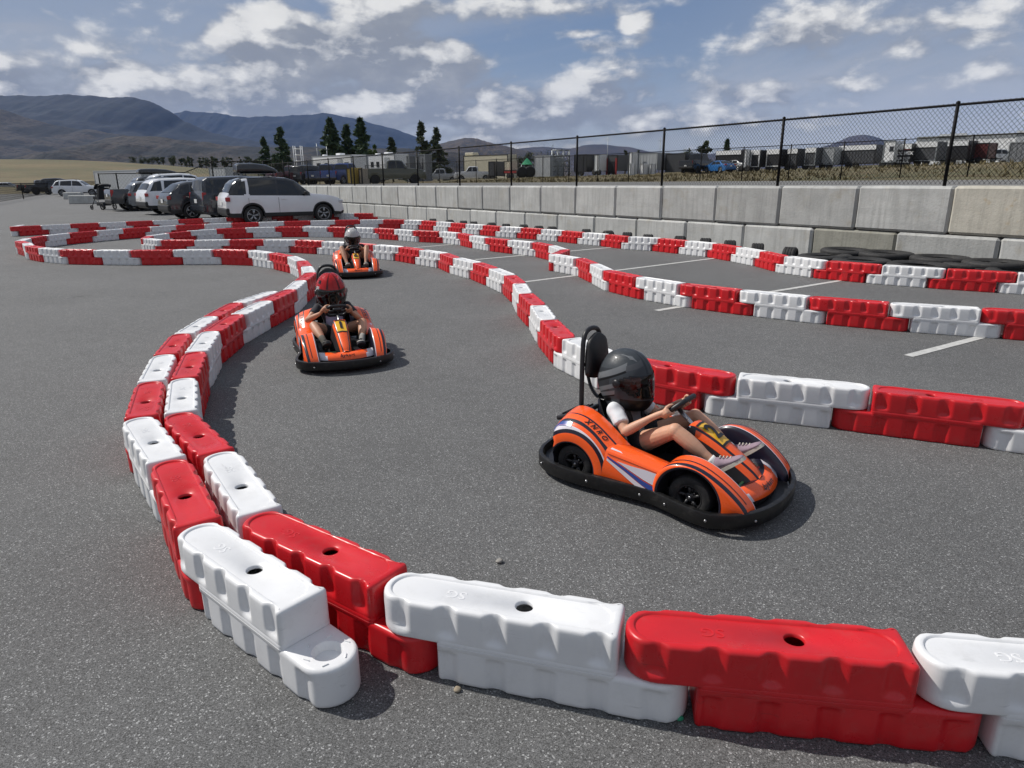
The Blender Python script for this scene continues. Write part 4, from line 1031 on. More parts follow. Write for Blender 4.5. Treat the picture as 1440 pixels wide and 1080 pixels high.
def glassy(name,tint,gl=.25):
    m=bpy.data.materials.new(name); m.use_nodes=True; nt=m.node_tree; N=nt.nodes; L=nt.links; N.clear()
    t=N.new('ShaderNodeBsdfTransparent'); t.inputs[0].default_value=(*tint,1); g=N.new('ShaderNodeBsdfGlossy'); g.inputs['Roughness'].default_value=.04; g.inputs['Color'].default_value=(.9,.88,.9,1)
    lw=N.new('ShaderNodeLayerWeight'); lw.inputs['Blend'].default_value=gl; mx=N.new('ShaderNodeMixShader'); L.new(lw.outputs['Fresnel'],mx.inputs[0]); L.new(t.outputs[0],mx.inputs[1]); L.new(g.outputs[0],mx.inputs[2])
    o=N.new('ShaderNodeOutputMaterial'); L.new(mx.outputs[0],o.inputs[0]); return m
HP=[(.147,.000,.000,.000),(.145,.028,.030,.022),(.138,.052,.056,.044),(.122,.082,.086,.068),(.10,.106,.109,.087),(.075,.123,.125,.103),(.045,.136,.137,.115),(.015,.143,.144,.122),(-.015,.147,.147,.124),(-.045,.150,.143,.122),(-.075,.152,.132,.116),(-.10,.149,.118,.109),(-.125,.138,.099,.100),(-.142,.126,.085,.092),(-.150,.116,.076,.084)]
def helmet(parent,c,yaw,pitch,mats,visor,roll=0.,vents=True,peak=False,scale=1.):
    """full-face helmet: shell with eye opening, visor, gasket, pivots, vents"""
    ma=Matrix.Translation(c)@Matrix.Rotation(yaw,4,'Z')@Matrix.Rotation(pitch,4,'Y')@Matrix.Rotation(roll,4,'X')@Matrix.Scale(scale,4)
    prof=crom(HP,46); na=96
    def pt(i,j,off=0.):
        z,f,b,w=prof[i]; a=2*math.pi*j/na; ca,sa=math.cos(a),math.sin(a)
        x=(f if ca>0 else b)*abs(ca)**.94*(1 if ca>0 else -1); y=w*abs(sa)**.94*(1 if sa>0 else -1)
        if ca>0 and z<-.03: x+=.010*ca**6*sstep(-z,.03,.10)
        k=1+off/.13
        return (x*k,y*k,z+(off*.6 if z>.1 else 0))
    def az(j): 
        a=360*j/na; return a if a<=180 else a-360
    def inport(i,j):
        z=prof[i][0]; A=abs(az(j+.5))
        if A>76: return False
        lim=1-(A/78)**4
        return -.056*lim-.004+.02*(A/78)**2<z<.040*lim+.012*(A/78)**2+.004
    bm=bmesh.new(); vi=[[bm.verts.new(pt(i,j)) for j in range(na)] for i in range(1,46)]
    top=bm.verts.new(pt(0,0))
    for j in range(na): f=bm.faces.new((top,vi[0][j],vi[0][(j+1)%na])); f.smooth=True
    for i in range(44):
        for j in range(na):
            if inport(i+1,j): continue
            f=bm.faces.new((vi[i][j],vi[i+1][j],vi[i+1][(j+1)%na],vi[i][(j+1)%na])); f.smooth=True
    bmesh.ops.solidify(bm,geom=bm.faces[:],thickness=.008)
    fixn(bm); h=obj('helmet',bm,mats,parent); h.matrix_local=ma; ma=Matrix.Identity(4)
    sharp(h.data,55)
    bm=bmesh.new()      # visor, one continuous curved pane just proud of the opening
    V={}
    for i in range(1,45):
        for j in range(na):
            if any(inport(i2,j2) for i2 in (i-1,i,i+1) for j2 in (j-1,j,j+1)):
                q=[]
                for (a,b) in ((i,j),(i+1,j),(i+1,j+1),(i,j+1)):
                    k=(a,b%na)
                    if k not in V: V[k]=bm.verts.new(pt(a,b%na,.0045))
                    q.append(V[k])
                f=bm.faces.new(q); f.smooth=True
    bmesh.ops.smooth_vert(bm,verts=[v for v in bm.verts if v.is_boundary],factor=.5,use_axis_x=True,use_axis_y=True,use_axis_z=True)
    bm.transform(ma); fixn(bm); obj('visor',bm,visor,h,smooth=True)
    for sg in (-1,1):
        bm=bmesh.new(); lathe(bm,[(.001,.012),(.012,.012),(.019,.009),(.023,.004),(.024,-.004)],n=20); bm.transform(ma@Matrix.Translation((.018,sg*.121,-.005))@Matrix.Rotation(-sg*R(90),4,'X')@Matrix.Rotation(.12*sg,4,'Y')); obj('visor_pivot',bm,ink,h,smooth=50)
        if vents:
            bm=bmesh.new(); loft(bm,[[(x,y+w*a,z+hh*b) for a,b in ((-1,0),(-.6,1),(.6,1),(1,0))] for x,y,z,w,hh in ((.082,sg*.040,.098,.012,.012),(.05,sg*.046,.113,.018,.016),(.0,sg*.048,.120,.016,.012),(-.05,sg*.046,.116,.008,.004))],closed=True,cap0=True,cap1=True); bm.transform(ma); fixn(bm); obj('vent_scoop',bm,mats[min(1,len(mats)-1)],h,smooth=50)
            bm=bmesh.new(); box(bm,(.083,sg*.040,.103),(.004,.014,.007),rot=Matrix.Rotation(-.6,4,'Y')); bm.transform(ma); obj('vent_opening',bm,ink,h)
    bm=bmesh.new(); box(bm,(.158,0,-.085),(.010,.045,.014),bev=.004); bm.transform(ma); obj('chin_vent',bm,ink,h)
    if peak:
        bm=bmesh.new(); box(bm,(.045,0,.133),(.030,.040,.010),rot=Matrix.Rotation(.35,4,'Y'),bev=.004); bm.transform(ma); obj('vent_opening',bm,ink,h)
    # padding that closes the neck opening
    bm=bmesh.new(); loft(bm,[[(f*math.cos(a)*k if math.cos(a)>0 else b*math.cos(a)*k,w*math.sin(a)*k,z) for a in [2*math.pi*j/24 for j in range(24)]] for k,z,f,b,w in ((.97,-.146,.118,.078,.086),(.70,-.135,.118,.078,.086),(.66,-.09,.118,.08,.086))]); bm.transform(ma); fixn(bm); obj('lining',bm,ink,h,smooth=True)
    return h
def face(bm,c,ma):
    """head inside the helmet: skull, brow, nose, lips, ears, jaw"""
    q=bmesh.new()
    ball(q,(0,0,.008),.086,(1.0,.84,1.1)); ball(q,(.018,0,-.050),.060,(.95,.86,.9)); ball(q,(.088,0,-.018),.0125,(1.1,.9,1.2)); limb(q,[(.078,0,.012),(.091,0,-.014)],[.007,.010],10)
    for sg in (-1,1): ball(q,(-.004,sg*.076,-.012),.020,(.7,.4,1.2)); ball(q,(.066,sg*.034,-.022),.024,(.7,.8,.8)); ball(q,(.070,sg*.030,.022),.016,(.6,1.3,.5))
    ball(q,(.076,0,-.049),.012,(.7,1.5,.55)); ball(q,(.072,0,-.082),.018,(.8,1.,.8))
    put(bm,q,ma)
def eyes(parent,ma):
    for sg in (-1,1):
        bm=bmesh.new(); ball(bm,(.074,sg*.030,.004),.0105); bm.transform(ma); e=obj('eye',bm,mat('eye_white',(.75,.73,.70),.2),parent,smooth=True)
        bm=bmesh.new(); ball(bm,(.0805,sg*.030,.004),.0052,(.9,1,1)); bm.transform(ma); obj('iris',bm,mat('iris_brown',(.05,.025,.012),.15),e,smooth=True)
    bm=bmesh.new(); ball(bm,(.083,0,-.049),.009,(.5,2.0,.4)); bm.transform(ma); obj('lips',bm,mat('lip',(.45,.14,.12),.45),parent,smooth=True)
def driver(kart,label,J,skin,shirt,shorts,vox,shoes,socks,hmt):
    p=empty('person',kart.location,kart.rotation_euler.z,KS); tag(p,label,'person','children driving the karts')
    hd=Vector(J['head']); hm=Matrix.Translation(hd+v3(-.01,0,-.01))@Matrix.Rotation(J['yaw'],4,'Z')@Matrix.Rotation(J['pitch'],4,'Y')
    bm=bmesh.new()
    pel,ch,nk=Vector(J['pelvis']),Vector(J['chest']),Vector(J['neck'])
    def torso(b,g):
        for c,r,sc in ((pel,.078+g,(1,1.16,.85)),(pel.lerp(ch,.5),.070+g,(1,1.22,1.1)),(ch,.076+g,(.95,1.28,1.1)),(ch.lerp(nk,.55),.058+g,(.95,1.55,.75))): ball(b,c,r,sc)
        limb(b,[pel,pel.lerp(ch,.5),ch],[.072+g,.068+g,.074+g])
        for sg in (0,1): limb(b,[ch.lerp(nk,.55),Vector(J['sh'][sg])],[.05+g,.036+g])
    torso(bm,0.)
    limb(bm,[ch,nk,hd+v3(-.01,0,-.05)],[.045,.034,.034]); face(bm,hd,hm)
    for s in (0,1):
        sh,el,wr=Vector(J['sh'][s]),Vector(J['el'][s]),Vector(J['wr'][s])
        a,b=slim(sh,el,.033,.0245,6,.004); limb(bm,a,b); a,b=slim(el,wr,.0255,.0165,6,.003); limb(bm,a,b)
        grip(bm,J['grip'][s],wr,J.get('finger',.0068))
        hp,kn,an=Vector(J['hip'][s]),Vector(J['kn'][s]),Vector(J['an'][s])
        a,b=slim(hp,kn,.056,.036,8,.004); limb(bm,a,b); a,b=slim(kn,an,.036,.0215,8,.0075); limb(bm,a,b); ball(bm,kn,.0375)
        limb(bm,[an,Vector(J['heel'][s])+v3(.012,0,.022),Vector(J['heel'][s]).lerp(Vector(J['toe'][s]),.7)+v3(-.01,0,.014)],[.021,.021,.016])
    body=remeshed('body',bm,skin,p,vox,3)
    eyes(body,hm)
    # shirt with short sleeves
    bm=bmesh.new(); torso(bm,.0085)
    for s in (0,1):
        sh,el=Vector(J['sh'][s]),Vector(J['el'][s]); q=sh.lerp(el,J.get('sleeve',.62)); tube(bm,[sh,sh.lerp(q,.5),q],[.043,.041,.040],16); ball(bm,sh,.043)
    o=remeshed('shirt',bm,shirt,p,.0065,4)
    for q in o.data.vertices:       # soft folds
        n=noise.noise(q.co*26)*.0035+noise.noise(q.co*11+v3(5,1,2))*.004; q.co+=q.normal*n
    if isinstance(shirt,(list,tuple)) and len(shirt)>1:
        for f in o.data.polygons:
            c=f.center
            if J['print'](c): f.material_index=1
    bm=bmesh.new()
    ball(bm,pel+v3(.01,0,-.012),.088,(1.02,1.16,.80))
    for s in (0,1):
        hp,kn=Vector(J['hip'][s]),Vector(J['kn'][s]); q=hp.lerp(kn,J.get('short',.5)); tube(bm,[hp,hp.lerp(q,.5),q],[.066,.063,.060],18); ball(bm,hp,.066)
    o=remeshed('shorts',bm,shorts,p,.0065,4)
    for q in o.data.vertices: q.co+=q.normal*(noise.noise(q.co*24)*.004)
    for s in (0,1):
        if socks:
            an=Vector(J['an'][s]); kn=Vector(J['kn'][s]); hl=Vector(J['heel'][s])
            bm=bmesh.new(); a=an.lerp(kn,J.get('sock',.12)); tube(bm,[a,a.lerp(an,.5),an,hl+v3(.012,0,.03)],[.0270,.0262,.0255,.026],14); obj('sock',bm,socks[s],p,smooth=True)
        shoe(p,J['heel'][s],J['toe'][s],J['fup'][s],shoes[s][0],shoes[s][1])
    hmt(p,hd)
    return p
h_dark=mat('helmet_charcoal',(.030,.035,.040),.42,coat=.15,rough_var=.08,noise_scale=12); h_grey=mat('helmet_grey',(.16,.17,.18),.4,coat=.15); h_blk=mat('helmet_black',(.010,.010,.011),.3,coat=.3)
h_red=mat('helmet_red',(.52,.016,.018),.16,coat=.8); h_wht=mat('helmet_white',(.76,.76,.76),.2,coat=.6); h_chr=mat('helmet_silver',(.45,.44,.46),.22,metal=.6)
vis1=glassy('visor_clear_tint',(.40,.30,.30),.32); vis2=glassy('visor_smoke',(.06,.06,.065),.38); vis3=glassy('visor_dark',(.09,.08,.085),.3)
def helmet_paint(name,base,bands,rough=.3,coat=.3):
    """painted shell: graphics are bands in the helmet's own azimuth (degrees from the front) and height"""
    m=mat(name,base,rough,coat=coat); nt=m.node_tree; N=nt.nodes; L=nt.links; b=N['Principled BSDF']
    def mt(op,a,c=None,cl=False):
        n=N.new('ShaderNodeMath'); n.operation=op; n.use_clamp=cl
        for i,x in enumerate((a,c)):
            if x is None: continue
            if isinstance(x,(int,float)): n.inputs[i].default_value=x
            else: L.new(x,n.inputs[i])
        return n.outputs[0]
    tc=N.new('ShaderNodeTexCoord'); sp=N.new('ShaderNodeSeparateXYZ'); L.new(tc.outputs['Object'],sp.inputs[0])
    A=mt('MULTIPLY',mt('ARCTAN2',mt('ABSOLUTE',sp.outputs[1]),sp.outputs[0]),180/math.pi); Z=sp.outputs[2]
    def step(x,w): return mt('ADD',mt('MULTIPLY',x,1/w),.5,True)      # x>0 with an edge w wide
    cur=None
    for (a0,a1,z0,k,h,col) in bands:        # azimuth a0..a1, |z-(z0+k*A)|<h
        f=mt('MULTIPLY',mt('MULTIPLY',step(mt('SUBTRACT',A,a0),1.2),step(mt('SUBTRACT',a1,A),1.2)),step(mt('SUBTRACT',h,mt('ABSOLUTE',mt('SUBTRACT',mt('SUBTRACT',Z,mt('MULTIPLY',A,k)),z0))),.0012))
        mx=N.new('ShaderNodeMix'); mx.data_type='RGBA'; L.new(f,mx.inputs['Factor']); mx.inputs['B'].default_value=(*col,1)
        if cur is None: mx.inputs['A'].default_value=(*base,1)
        else: L.new(cur,mx.inputs['A'])
        cur=mx.outputs['Result']
    L.new(cur,b.inputs['Base Color']); return m
_k=(.012,.012,.013); _g=(.30,.32,.34); _d=(.060,.068,.078)
hp1=helmet_paint('helmet_charcoal_graphic',(.10,.115,.13),[(100,180,.02,-.0004,.085,_d),(60,176,.150,-.00105,.017,_g),(60,178,.130,-.0011,.006,_k),(74,160,.075,-.00105,.012,_g),(84,175,.020,-.00085,.011,_g),(84,178,.004,-.00085,.004,_k),(14,62,.112,-.0006,.013,(.15,.16,.175)),(0,70,-.12,0,.040,_k),(95,150,-.04,-.0006,.010,_k),(5,12,.10,0,.05,_d)],.40,.2)
hp2=helmet_paint('helmet_red_graphic',(.012,.012,.013),[(0,128,.115,-.0001,.068,(.72,.020,.022)),(18,26,.10,0,.05,(.16,.006,.008)),(55,78,.075,.0002,.012,_k),(58,80,.062,-.0004,.020,(.72,.71,.72)),(82,128,.10,-.0014,.030,(.72,.71,.72)),(84,150,.045,-.0016,.026,(.72,.71,.72)),(24,112,-.112,-.0001,.020,(.66,.65,.67)),(128,180,.03,0,.02,(.4,.4,.42))],.17,.7)
hp3=helmet_paint('helmet_white_graphic',(.77,.77,.77),[(0,33,-.092,0,.017,_k),(60,88,-.01,-.0002,.012,(.2,.2,.21))],.22,.6)
tee_w=mat('white_tee',(.74,.75,.77),.85,bump=.1,bump_scale=60); tee_g=mat('grey_print',(.16,.165,.18),.85); blk_c=mat('black_cloth',(.018,.018,.022),.9,bump=.1,bump_scale=50)
pur=mat('lilac_cloth',(.42,.36,.48),.85); drk=mat('charcoal_cloth',(.035,.034,.042),.9); olv=mat('grey_brown_knit',(.10,.095,.08),.92); whs=mat('white_sock',(.75,.75,.74),.9)
lil=mat('lilac_shoe',(.26,.19,.235),.8,noise_amt=.15,noise_scale=30); crm=mat('cream_sole',(.62,.58,.50),.7); dks=mat('dark_shoe',(.03,.028,.028),.7); rds=mat('red_sole',(.45,.05,.03),.6); gns=mat('green_sole',(.05,.30,.18),.6); lgs=mat('grey_shoe',(.42,.40,.37),.75)
J1=dict(head=(-.165,0,.512),yaw=-.03,pitch=.10,pelvis=(-.115,0,.185),chest=(-.165,0,.305),neck=(-.172,0,.385),sh=[(-.160,-.108,.362),(-.160,.108,.362)],el=[(-.060,-.170,.288),(-.045,.165,.285)],wr=[(.052,-.128,.372),(.055,.125,.372)],grip=[math.pi+.12,-.12],
 hip=[(-.075,-.062,.178),(-.075,.062,.178)],kn=[(.185,-.138,.338),(.160,.150,.325)],an=[(.378,-.122,.222),(.372,.122,.205)],heel=[(.392,-.122,.165),(.395,.122,.150)],toe=[(.520,-.122,.275),(.520,.122,.262)],fup=[(-.6,0,.8),(-.6,0,.8)],short=.36,sleeve=.66,sock=.10,
 print=lambda c:c.x>-.118 and abs(c.y)<.085 and c.z>.17)
P1=driver(K1,'child in dark helmet and white T-shirt driving the nearest kart','' or J1,skin_l,[tee_w,tee_g],blk_c,.0034,[(lil,crm),(lil,crm)],[whs,whs],lambda p,hd:helmet(p,hd,-.03,.06,[hp1,h_grey],vis1))
J2=dict(head=(-.175,-.005,.545),yaw=.05,pitch=.20,pelvis=(-.125,0,.19),chest=(-.175,0,.325),neck=(-.185,0,.415),sh=[(-.170,-.125,.392),(-.170,.125,.392)],el=[(-.055,-.235,.315),(-.045,.215,.290)],wr=[(.050,-.130,.385),(.058,.128,.380)],grip=[math.pi-.35,.1],
 hip=[(-.08,-.07,.185),(-.08,.07,.185)],kn=[(.165,-.205,.305),(.165,.205,.300)],an=[(.385,-.150,.205),(.385,.155,.190)],heel=[(.392,-.150,.145),(.395,.152,.130)],toe=[(.508,-.135,.225),(.510,.125,.205)],fup=[(-.5,0,.85),(-.5,0,.85)],short=.45,sleeve=.55,sock=.34,
 print=lambda c:c.x>-.13 and abs(c.y)<.075 and .16<c.z<.33)
P2=driver(K2,'child in glossy red, black and white helmet driving kart number 1','' or J2,skin_d,[drk,pur],blk_c,.006,[(dks,dks),(lgs,drk)],[olv,mat('grey_knit',(.30,.29,.27),.9)],lambda p,hd:helmet(p,hd,.05,.20,[hp2,h_red],vis2,peak=True,scale=1.08))
J3=dict(head=(-.135,.0,.575),yaw=.04,pitch=.26,pelvis=(-.125,0,.19),chest=(-.170,0,.335),neck=(-.168,0,.440),sh=[(-.160,-.140,.415),(-.160,.140,.415)],el=[(-.05,-.215,.32),(-.045,.21,.31)],wr=[(.052,-.130,.380),(.055,.128,.380)],grip=[math.pi-.1,.1],
 hip=[(-.08,-.072,.185),(-.08,.072,.185)],kn=[(.165,-.200,.430),(.170,.190,.435)],an=[(.375,-.145,.205),(.375,.140,.200)],heel=[(.385,-.150,.150),(.385,.150,.145)],toe=[(.505,-.140,.225),(.505,.130,.220)],fup=[(-.5,0,.85),(-.5,0,.85)],short=.40,sleeve=.55,sock=.10,print=lambda c:False)
P3=driver(K3,'child in white helmet driving the farthest kart, knees up','' or J3,skin_d,[blk_c,blk_c],blk_c,.007,[(dks,crm),(dks,crm)],None,lambda p,hd:helmet(p,hd,.04,.26,[hp3,h_wht],vis3,vents=False,peak=True))
# harness of the nearest driver, over the shoulders
for kk,pp,JJ in ((K1,P1,J1),):
    for sg in (-1,1):
        bm=bmesh.new(); pts=crom([(-.262,sg*.062,.395),(-.215,sg*.066,.415),(-.165,sg*.068,.408),(-.112,sg*.066,.360),(-.088,sg*.060,.300),(-.078,sg*.045,.235),(-.045,sg*.03,.20)],24)
        loft(bm,[[(x,y-.014,z),(x,y+.014,z),(x+.003,y+.014,z+.003),(x+.003,y-.014,z+.003)] for x,y,z in pts],cap0=True,cap1=True); fixn(bm); obj('harness_belt',bm,blk_c,pp)
# ================================================================ parked vehicles
glass=mat('car_glass',(.010,.013,.016),.06,spec=.7); chrome=mat('chrome',(.6,.6,.62),.15,metal=1.); alloy=mat('alloy',(.42,.43,.44),.3,metal=.9)
lampr=mat('tail_lamp_red',(.35,.010,.014),.15,coat=.6); lampw=mat('head_lamp',(.55,.57,.6),.1,coat=.6); trim=mat('black_trim',(.014,.014,.015),.5); plate=mat('number_plate_white',(.65,.66,.66),.5)
def paintm(name,c,r=.22): return mat('car_paint_'+name,c,r,coat=.7,noise_amt=.03,noise_scale=2)
pw=paintm('white',(.76,.77,.79)); pk=paintm('black',(.012,.013,.015)); pdg=paintm('dark_grey',(.030,.034,.040)); pnv=paintm('blue_grey',(.016,.021,.030)); psl=paintm('silver',(.36,.375,.39)); pgr=paintm('grey',(.10,.105,.115)); pbl=paintm('blue',(.02,.12,.42)); prd=paintm('dark_red',(.20,.015,.018)); polv=paintm('olive',(.085,.085,.055)); pyl=paintm('yellow',(.55,.36,.04)); pmr=paintm('maroon',(.09,.012,.018))
def pl(x,P):
    """piecewise linear"""
    if x<=P[0][0]: return P[0][1]
    for (a,za),(b,zb) in zip(P,P[1:]):
        if x<=b: return za+(zb-za)*(x-a)/(b-a) if b>a else zb
    return P[-1][1]
BODY={ # fractions of length from the rear (-.5) to the front (.5), heights in metres
 'suv':dict(top=[(-.5,.72),(-.492,1.02),(-.475,1.12),(-.425,1.50),(-.395,1.61),(-.34,1.68),(-.10,1.72),(.02,1.69),(.085,1.61),(.215,1.10),(.36,1.04),(.455,.94),(.487,.80),(.5,.58)],belt=[(-.5,1.10),(.25,1.02),(.4,.98),(.5,.75)],wh=(-.295,.305),rw=.36,sill=.30,side=[((-.455,-.385),(-.335,-.325)),((-.315,-.295),(-.085,-.08)),((-.070,-.065),(.165,.06))],ws=(.092,.210),rg=(-.470,-.428)),
 'van':dict(top=[(-.5,.66),(-.494,1.05),(-.488,1.15),(-.462,1.62),(-.43,1.72),(-.15,1.76),(.05,1.72),(.13,1.62),(.30,1.10),(.40,1.00),(.47,.86),(.5,.58)],belt=[(-.5,1.08),(.28,1.02),(.42,.95),(.5,.72)],wh=(-.285,.315),rw=.35,sill=.27,side=[((-.468,-.445),(-.20,-.20)),((-.185,-.185),(.03,.03)),((.045,.045),(.25,.125))],ws=(.14,.290),rg=(-.487,-.463)),
 'coupe_suv':dict(top=[(-.5,.74),(-.49,1.00),(-.47,1.10),(-.36,1.52),(-.29,1.60),(-.08,1.65),(.05,1.62),(.12,1.54),(.25,1.06),(.38,.98),(.47,.84),(.5,.58)],belt=[(-.5,1.12),(-.2,1.04),(.25,1.0),(.42,.93),(.5,.74)],wh=(-.295,.305),rw=.36,sill=.28,side=[((-.40,-.355),(-.30,-.285)),((-.285,-.27),(-.06,-.055)),((-.045,-.04),(.20,.10))],ws=(.125,.245),rg=(-.465,-.365)),
 'sedan':dict(top=[(-.5,.66),(-.49,.88),(-.47,.98),(-.37,1.04),(-.20,1.40),(-.12,1.45),(.02,1.45),(.08,1.41),(.22,1.00),(.36,.92),(.47,.76),(.5,.52)],belt=[(-.5,.98),(-.2,.96),(.23,.93),(.42,.86),(.5,.68)],wh=(-.29,.315),rw=.33,sill=.22,side=[((-.30,-.205),(-.07,-.06)),((-.055,-.045),(.17,.075))],ws=(.085,.215),rg=(-.36,-.205)),
 'pickup':dict(top=[(-.5,.62),(-.497,1.12),(-.49,1.20),(-.135,1.20),(-.118,1.24),(-.10,1.78),(-.06,1.86),(.08,1.86),(.125,1.80),(.205,1.24),(.34,1.18),(.455,1.10),(.485,.98),(.5,.62)],belt=[(-.5,1.17),(-.12,1.17),(.21,1.17),(.4,1.12),(.5,.90)],wh=(-.305,.315),rw=.41,sill=.42,side=[((-.098,-.082),(.025,.025)),((.038,.038),(.185,.125))],ws=(.13,.20),rg=(-.117,-.101)),
}
def car(kind,L_,W,Hs,paint,label,cat,loc,head,group=None,roof=None,rails=False,box_=False,spoke=5,detail=True,clad=False,scale=1.,rimm=None):
    B=BODY[kind]; c=empty({'van':'parked_minivan','pickup':'pickup_truck','sedan':'parked_car'}.get(kind,'parked_suv'),loc,R(head),scale); tag(c,label,cat,group)
    wx=[f*L_ for f in B['wh']]; rw=B['rw']; hw=W/2
    xs=sorted(set([-L_/2+L_*i/120 for i in range(121)]+[w+s*rw*1.14*k/8 for w in wx for s in (-1,1) for k in range(9)]+[f*L_ for f,_ in B['top']]))
    def topz(x): return pl(x/L_,B['top'])*Hs
    def ring(x):
        f=x/L_; zt=topz(x); zb=min(pl(f,B['belt'])*Hs,zt-.015); zl=B['sill']*Hs
        arch=None
        for w in wx:
            d=abs(x-w); Ra=rw*1.14
            if d<Ra: zl=max(zl,rw+math.sqrt(Ra*Ra-d*d)-.0)
        e=1-.16*max(0,(abs(f)-.36)/.14)**2.2          # plan taper at the ends
        if abs(f)>.47: zl=max(zl,B['sill']*Hs+(.12 if True else 0)*(abs(f)-.47)/.03)
        zl=min(zl,zb-.10)
        cab=max(0,min(1,(zt-zb)/.45)); w=hw*e; wb=w*.965; wr=w*(.965-.215*cab)
        zm=(zl*.45+zb*.55)
        return [(x,0,zl+.02),(x,w*.86,zl+.01),(x,w*.985,zl),(x,w,zl+(zm-zl)*.35),(x,w*.998,zm),(x,wb+(w-wb)*.5,zb-.05*min(1,(zb-zl)*3)),(x,wb,zb),(x,wb+(wr-wb)*.5,zb+(zt-.05-zb)*.55 if cab>.2 else zb+(zt-zb)*.5),(x,wr,zt-.05*cab-.004),(x,wr*.90,zt-.012*cab),(x,wr*.5,zt+.012),(x,0,zt+.02)]
    rings=[ring(x) for x in xs]
    bm=bmesh.new(); V=[]
    for r in rings: V.append([bm.verts.new(p) for p in r]+[bm.verts.new((p[0],-p[1],p[2])) for p in r[-2:0:-1]])
    n=len(V[0])
    for i in range(len(V)-1):
        x=(xs[i]+xs[i+1])/2
        for j in range(n):
            f=bm.faces.new((V[i][j],V[i+1][j],V[i+1][(j+1)%n],V[i][(j+1)%n])); f.smooth=True
            k=j if j<11 else n-1-j
            if k<=1: f.material_index=1
            if roof and topz(x)>1.16*Hs and k>=6: f.material_index=2 if (k>=9 or not -.352<x/L_<-.305) else 0
            if clad and k in (2,) : f.material_index=1
    bm.faces.new(V[0][::-1]); bm.faces.new(V[-1]); fixn(bm)
    ob=obj('body',bm,[paint,trim,roof or paint],c); sharp(ob.data,42)
    def sidept(x,g,off=.006):
        r=ring(x); a,b_=Vector(r[6]),Vector(r[8]); m_=Vector(r[7])
        p=a.lerp(m_,g*2) if g<.5 else m_.lerp(b_,g*2-1); return p+Vector((0,off,off*.3))
    for sg in (1,-1):
        for (b0,t0),(b1,t1) in B['side']:
            bm=bmesh.new(); G=[]
            for i in range(9):
                col=[]
                for k in range(5):
                    g=.07+.84*k/4; x=((b0+(t0-b0)*g)*(1-i/8)+(b1+(t1-b1)*g)*i/8)*L_
                    p=sidept(x,g); col.append(bm.verts.new((p.x,p.y*sg,p.z)))
                G.append(col)
            for i in range(8):
                for k in range(4):
                    q=(G[i][k],G[i+1][k],G[i+1][k+1],G[i][k+1]); bm.faces.new(q if sg<0 else q[::-1]).smooth=True
            obj('side_window',bm,glass,c)
    for nm,(xa,xb) in (('windscreen',B['ws']),('rear_window',B['rg'])):
        bm=bmesh.new(); G=[]; up=1 if nm=='windscreen' else -1
        for i in range(6):
            x=(xa+(xb-xa)*(.06+.88*i/5))*L_; r=ring(x); a,b_,d_,e_=[Vector(r[k]) for k in (8,9,10,11)]
            off=Vector((.012*up,0,.010)); L1=[a*.96+b_*.04,b_,d_,e_]; pts=[p+off for p in L1]
            pts=[Vector((p.x,p.y*.97,p.z)) for p in pts]+[Vector((p.x,-p.y*.97,p.z)) for p in pts[-2::-1]]
            G.append([bm.verts.new(p) for p in pts])
        for i in range(5):
            for k in range(len(G[0])-1): bm.faces.new((G[i][k],G[i+1][k],G[i+1][k+1],G[i][k+1])).smooth=True
        fixn(bm); obj(nm,bm,glass,c)
    # wheels
    for w in wx:
        for sg in (1,-1):
            wl=bpy.data.objects.new('wheel',bpy.data.meshes.new('wheel')); COL.objects.link(wl); wl.parent=c; wl.location=(w,sg*(hw-.13),rw)
            bm=bmesh.new(); lathe(bm,[(rw*.66,-.10),(rw*.7,-.11),(rw*.95,-.105),(rw,-.08),(rw,.08),(rw*.95,.105),(rw*.7,.11),(rw*.66,.10)],axis='Y',n=32,closed_prof=True); fixn(bm); me=wl.data; bm.to_mesh(me); bm.free(); me.materials.append(rub); me.shade_smooth() if hasattr(me,'shade_smooth') else None
            bm=bmesh.new(); lathe(bm,[(rw*.67,sg*.10),(rw*.64,sg*.112),(rw*.60,sg*.09),(rw*.60,0)],axis='Y',n=32); lathe(bm,[(.001,sg*.10),(rw*.13,sg*.10),(rw*.15,sg*.08)],axis='Y',n=14)
            for k in range(spoke):
                a=2*math.pi*k/spoke+.2
                for d_ in (-.13,.13): tube(bm,[(rw*.10*math.cos(a),sg*.09,rw*.10*math.sin(a)),(rw*.62*math.cos(a+d_),sg*.095,rw*.62*math.sin(a+d_))],[.022,.018],6)
            fixn(bm); obj('rim',bm,rimm or alloy,wl)
            bm=bmesh.new(); lathe(bm,[(.001,sg*.03),(rw*.58,sg*.03)],axis='Y',n=24); obj('brake_disc',bm,trim,wl)
            # liner of the arch
            bm=bmesh.new(); Ra=rw*1.13; P=[[(w+Ra*math.cos(R(180*i/16)),sg*(hw-yy),rw+Ra*math.sin(R(180*i/16))) for i in range(17)] for yy in (.02,.45)]; loft(bm,P,closed=False); bm2=[bm.verts.new(q) for q in P[1]]; bm.faces.new(bm2); fixn(bm); obj('wheel_arch',bm,trim,c)
            if clad:
                bm=bmesh.new(); loft(bm,[[(w+r_*math.cos(R(-12+204*i/24)),sg*(hw*(1-.0)+o_),rw+r_*math.sin(R(-12+204*i/24))) for i in range(25)] for r_,o_ in ((rw*1.10,-.01),(rw*1.11,.008),(rw*1.24,.008),(rw*1.26,-.01))],closed=False); fixn(bm); obj('arch_trim',bm,trim,c)
    # lamps, bumpers, plate, handles, mirrors, rails
    zt=.95*Hs if kind!='pickup' else 1.0*Hs
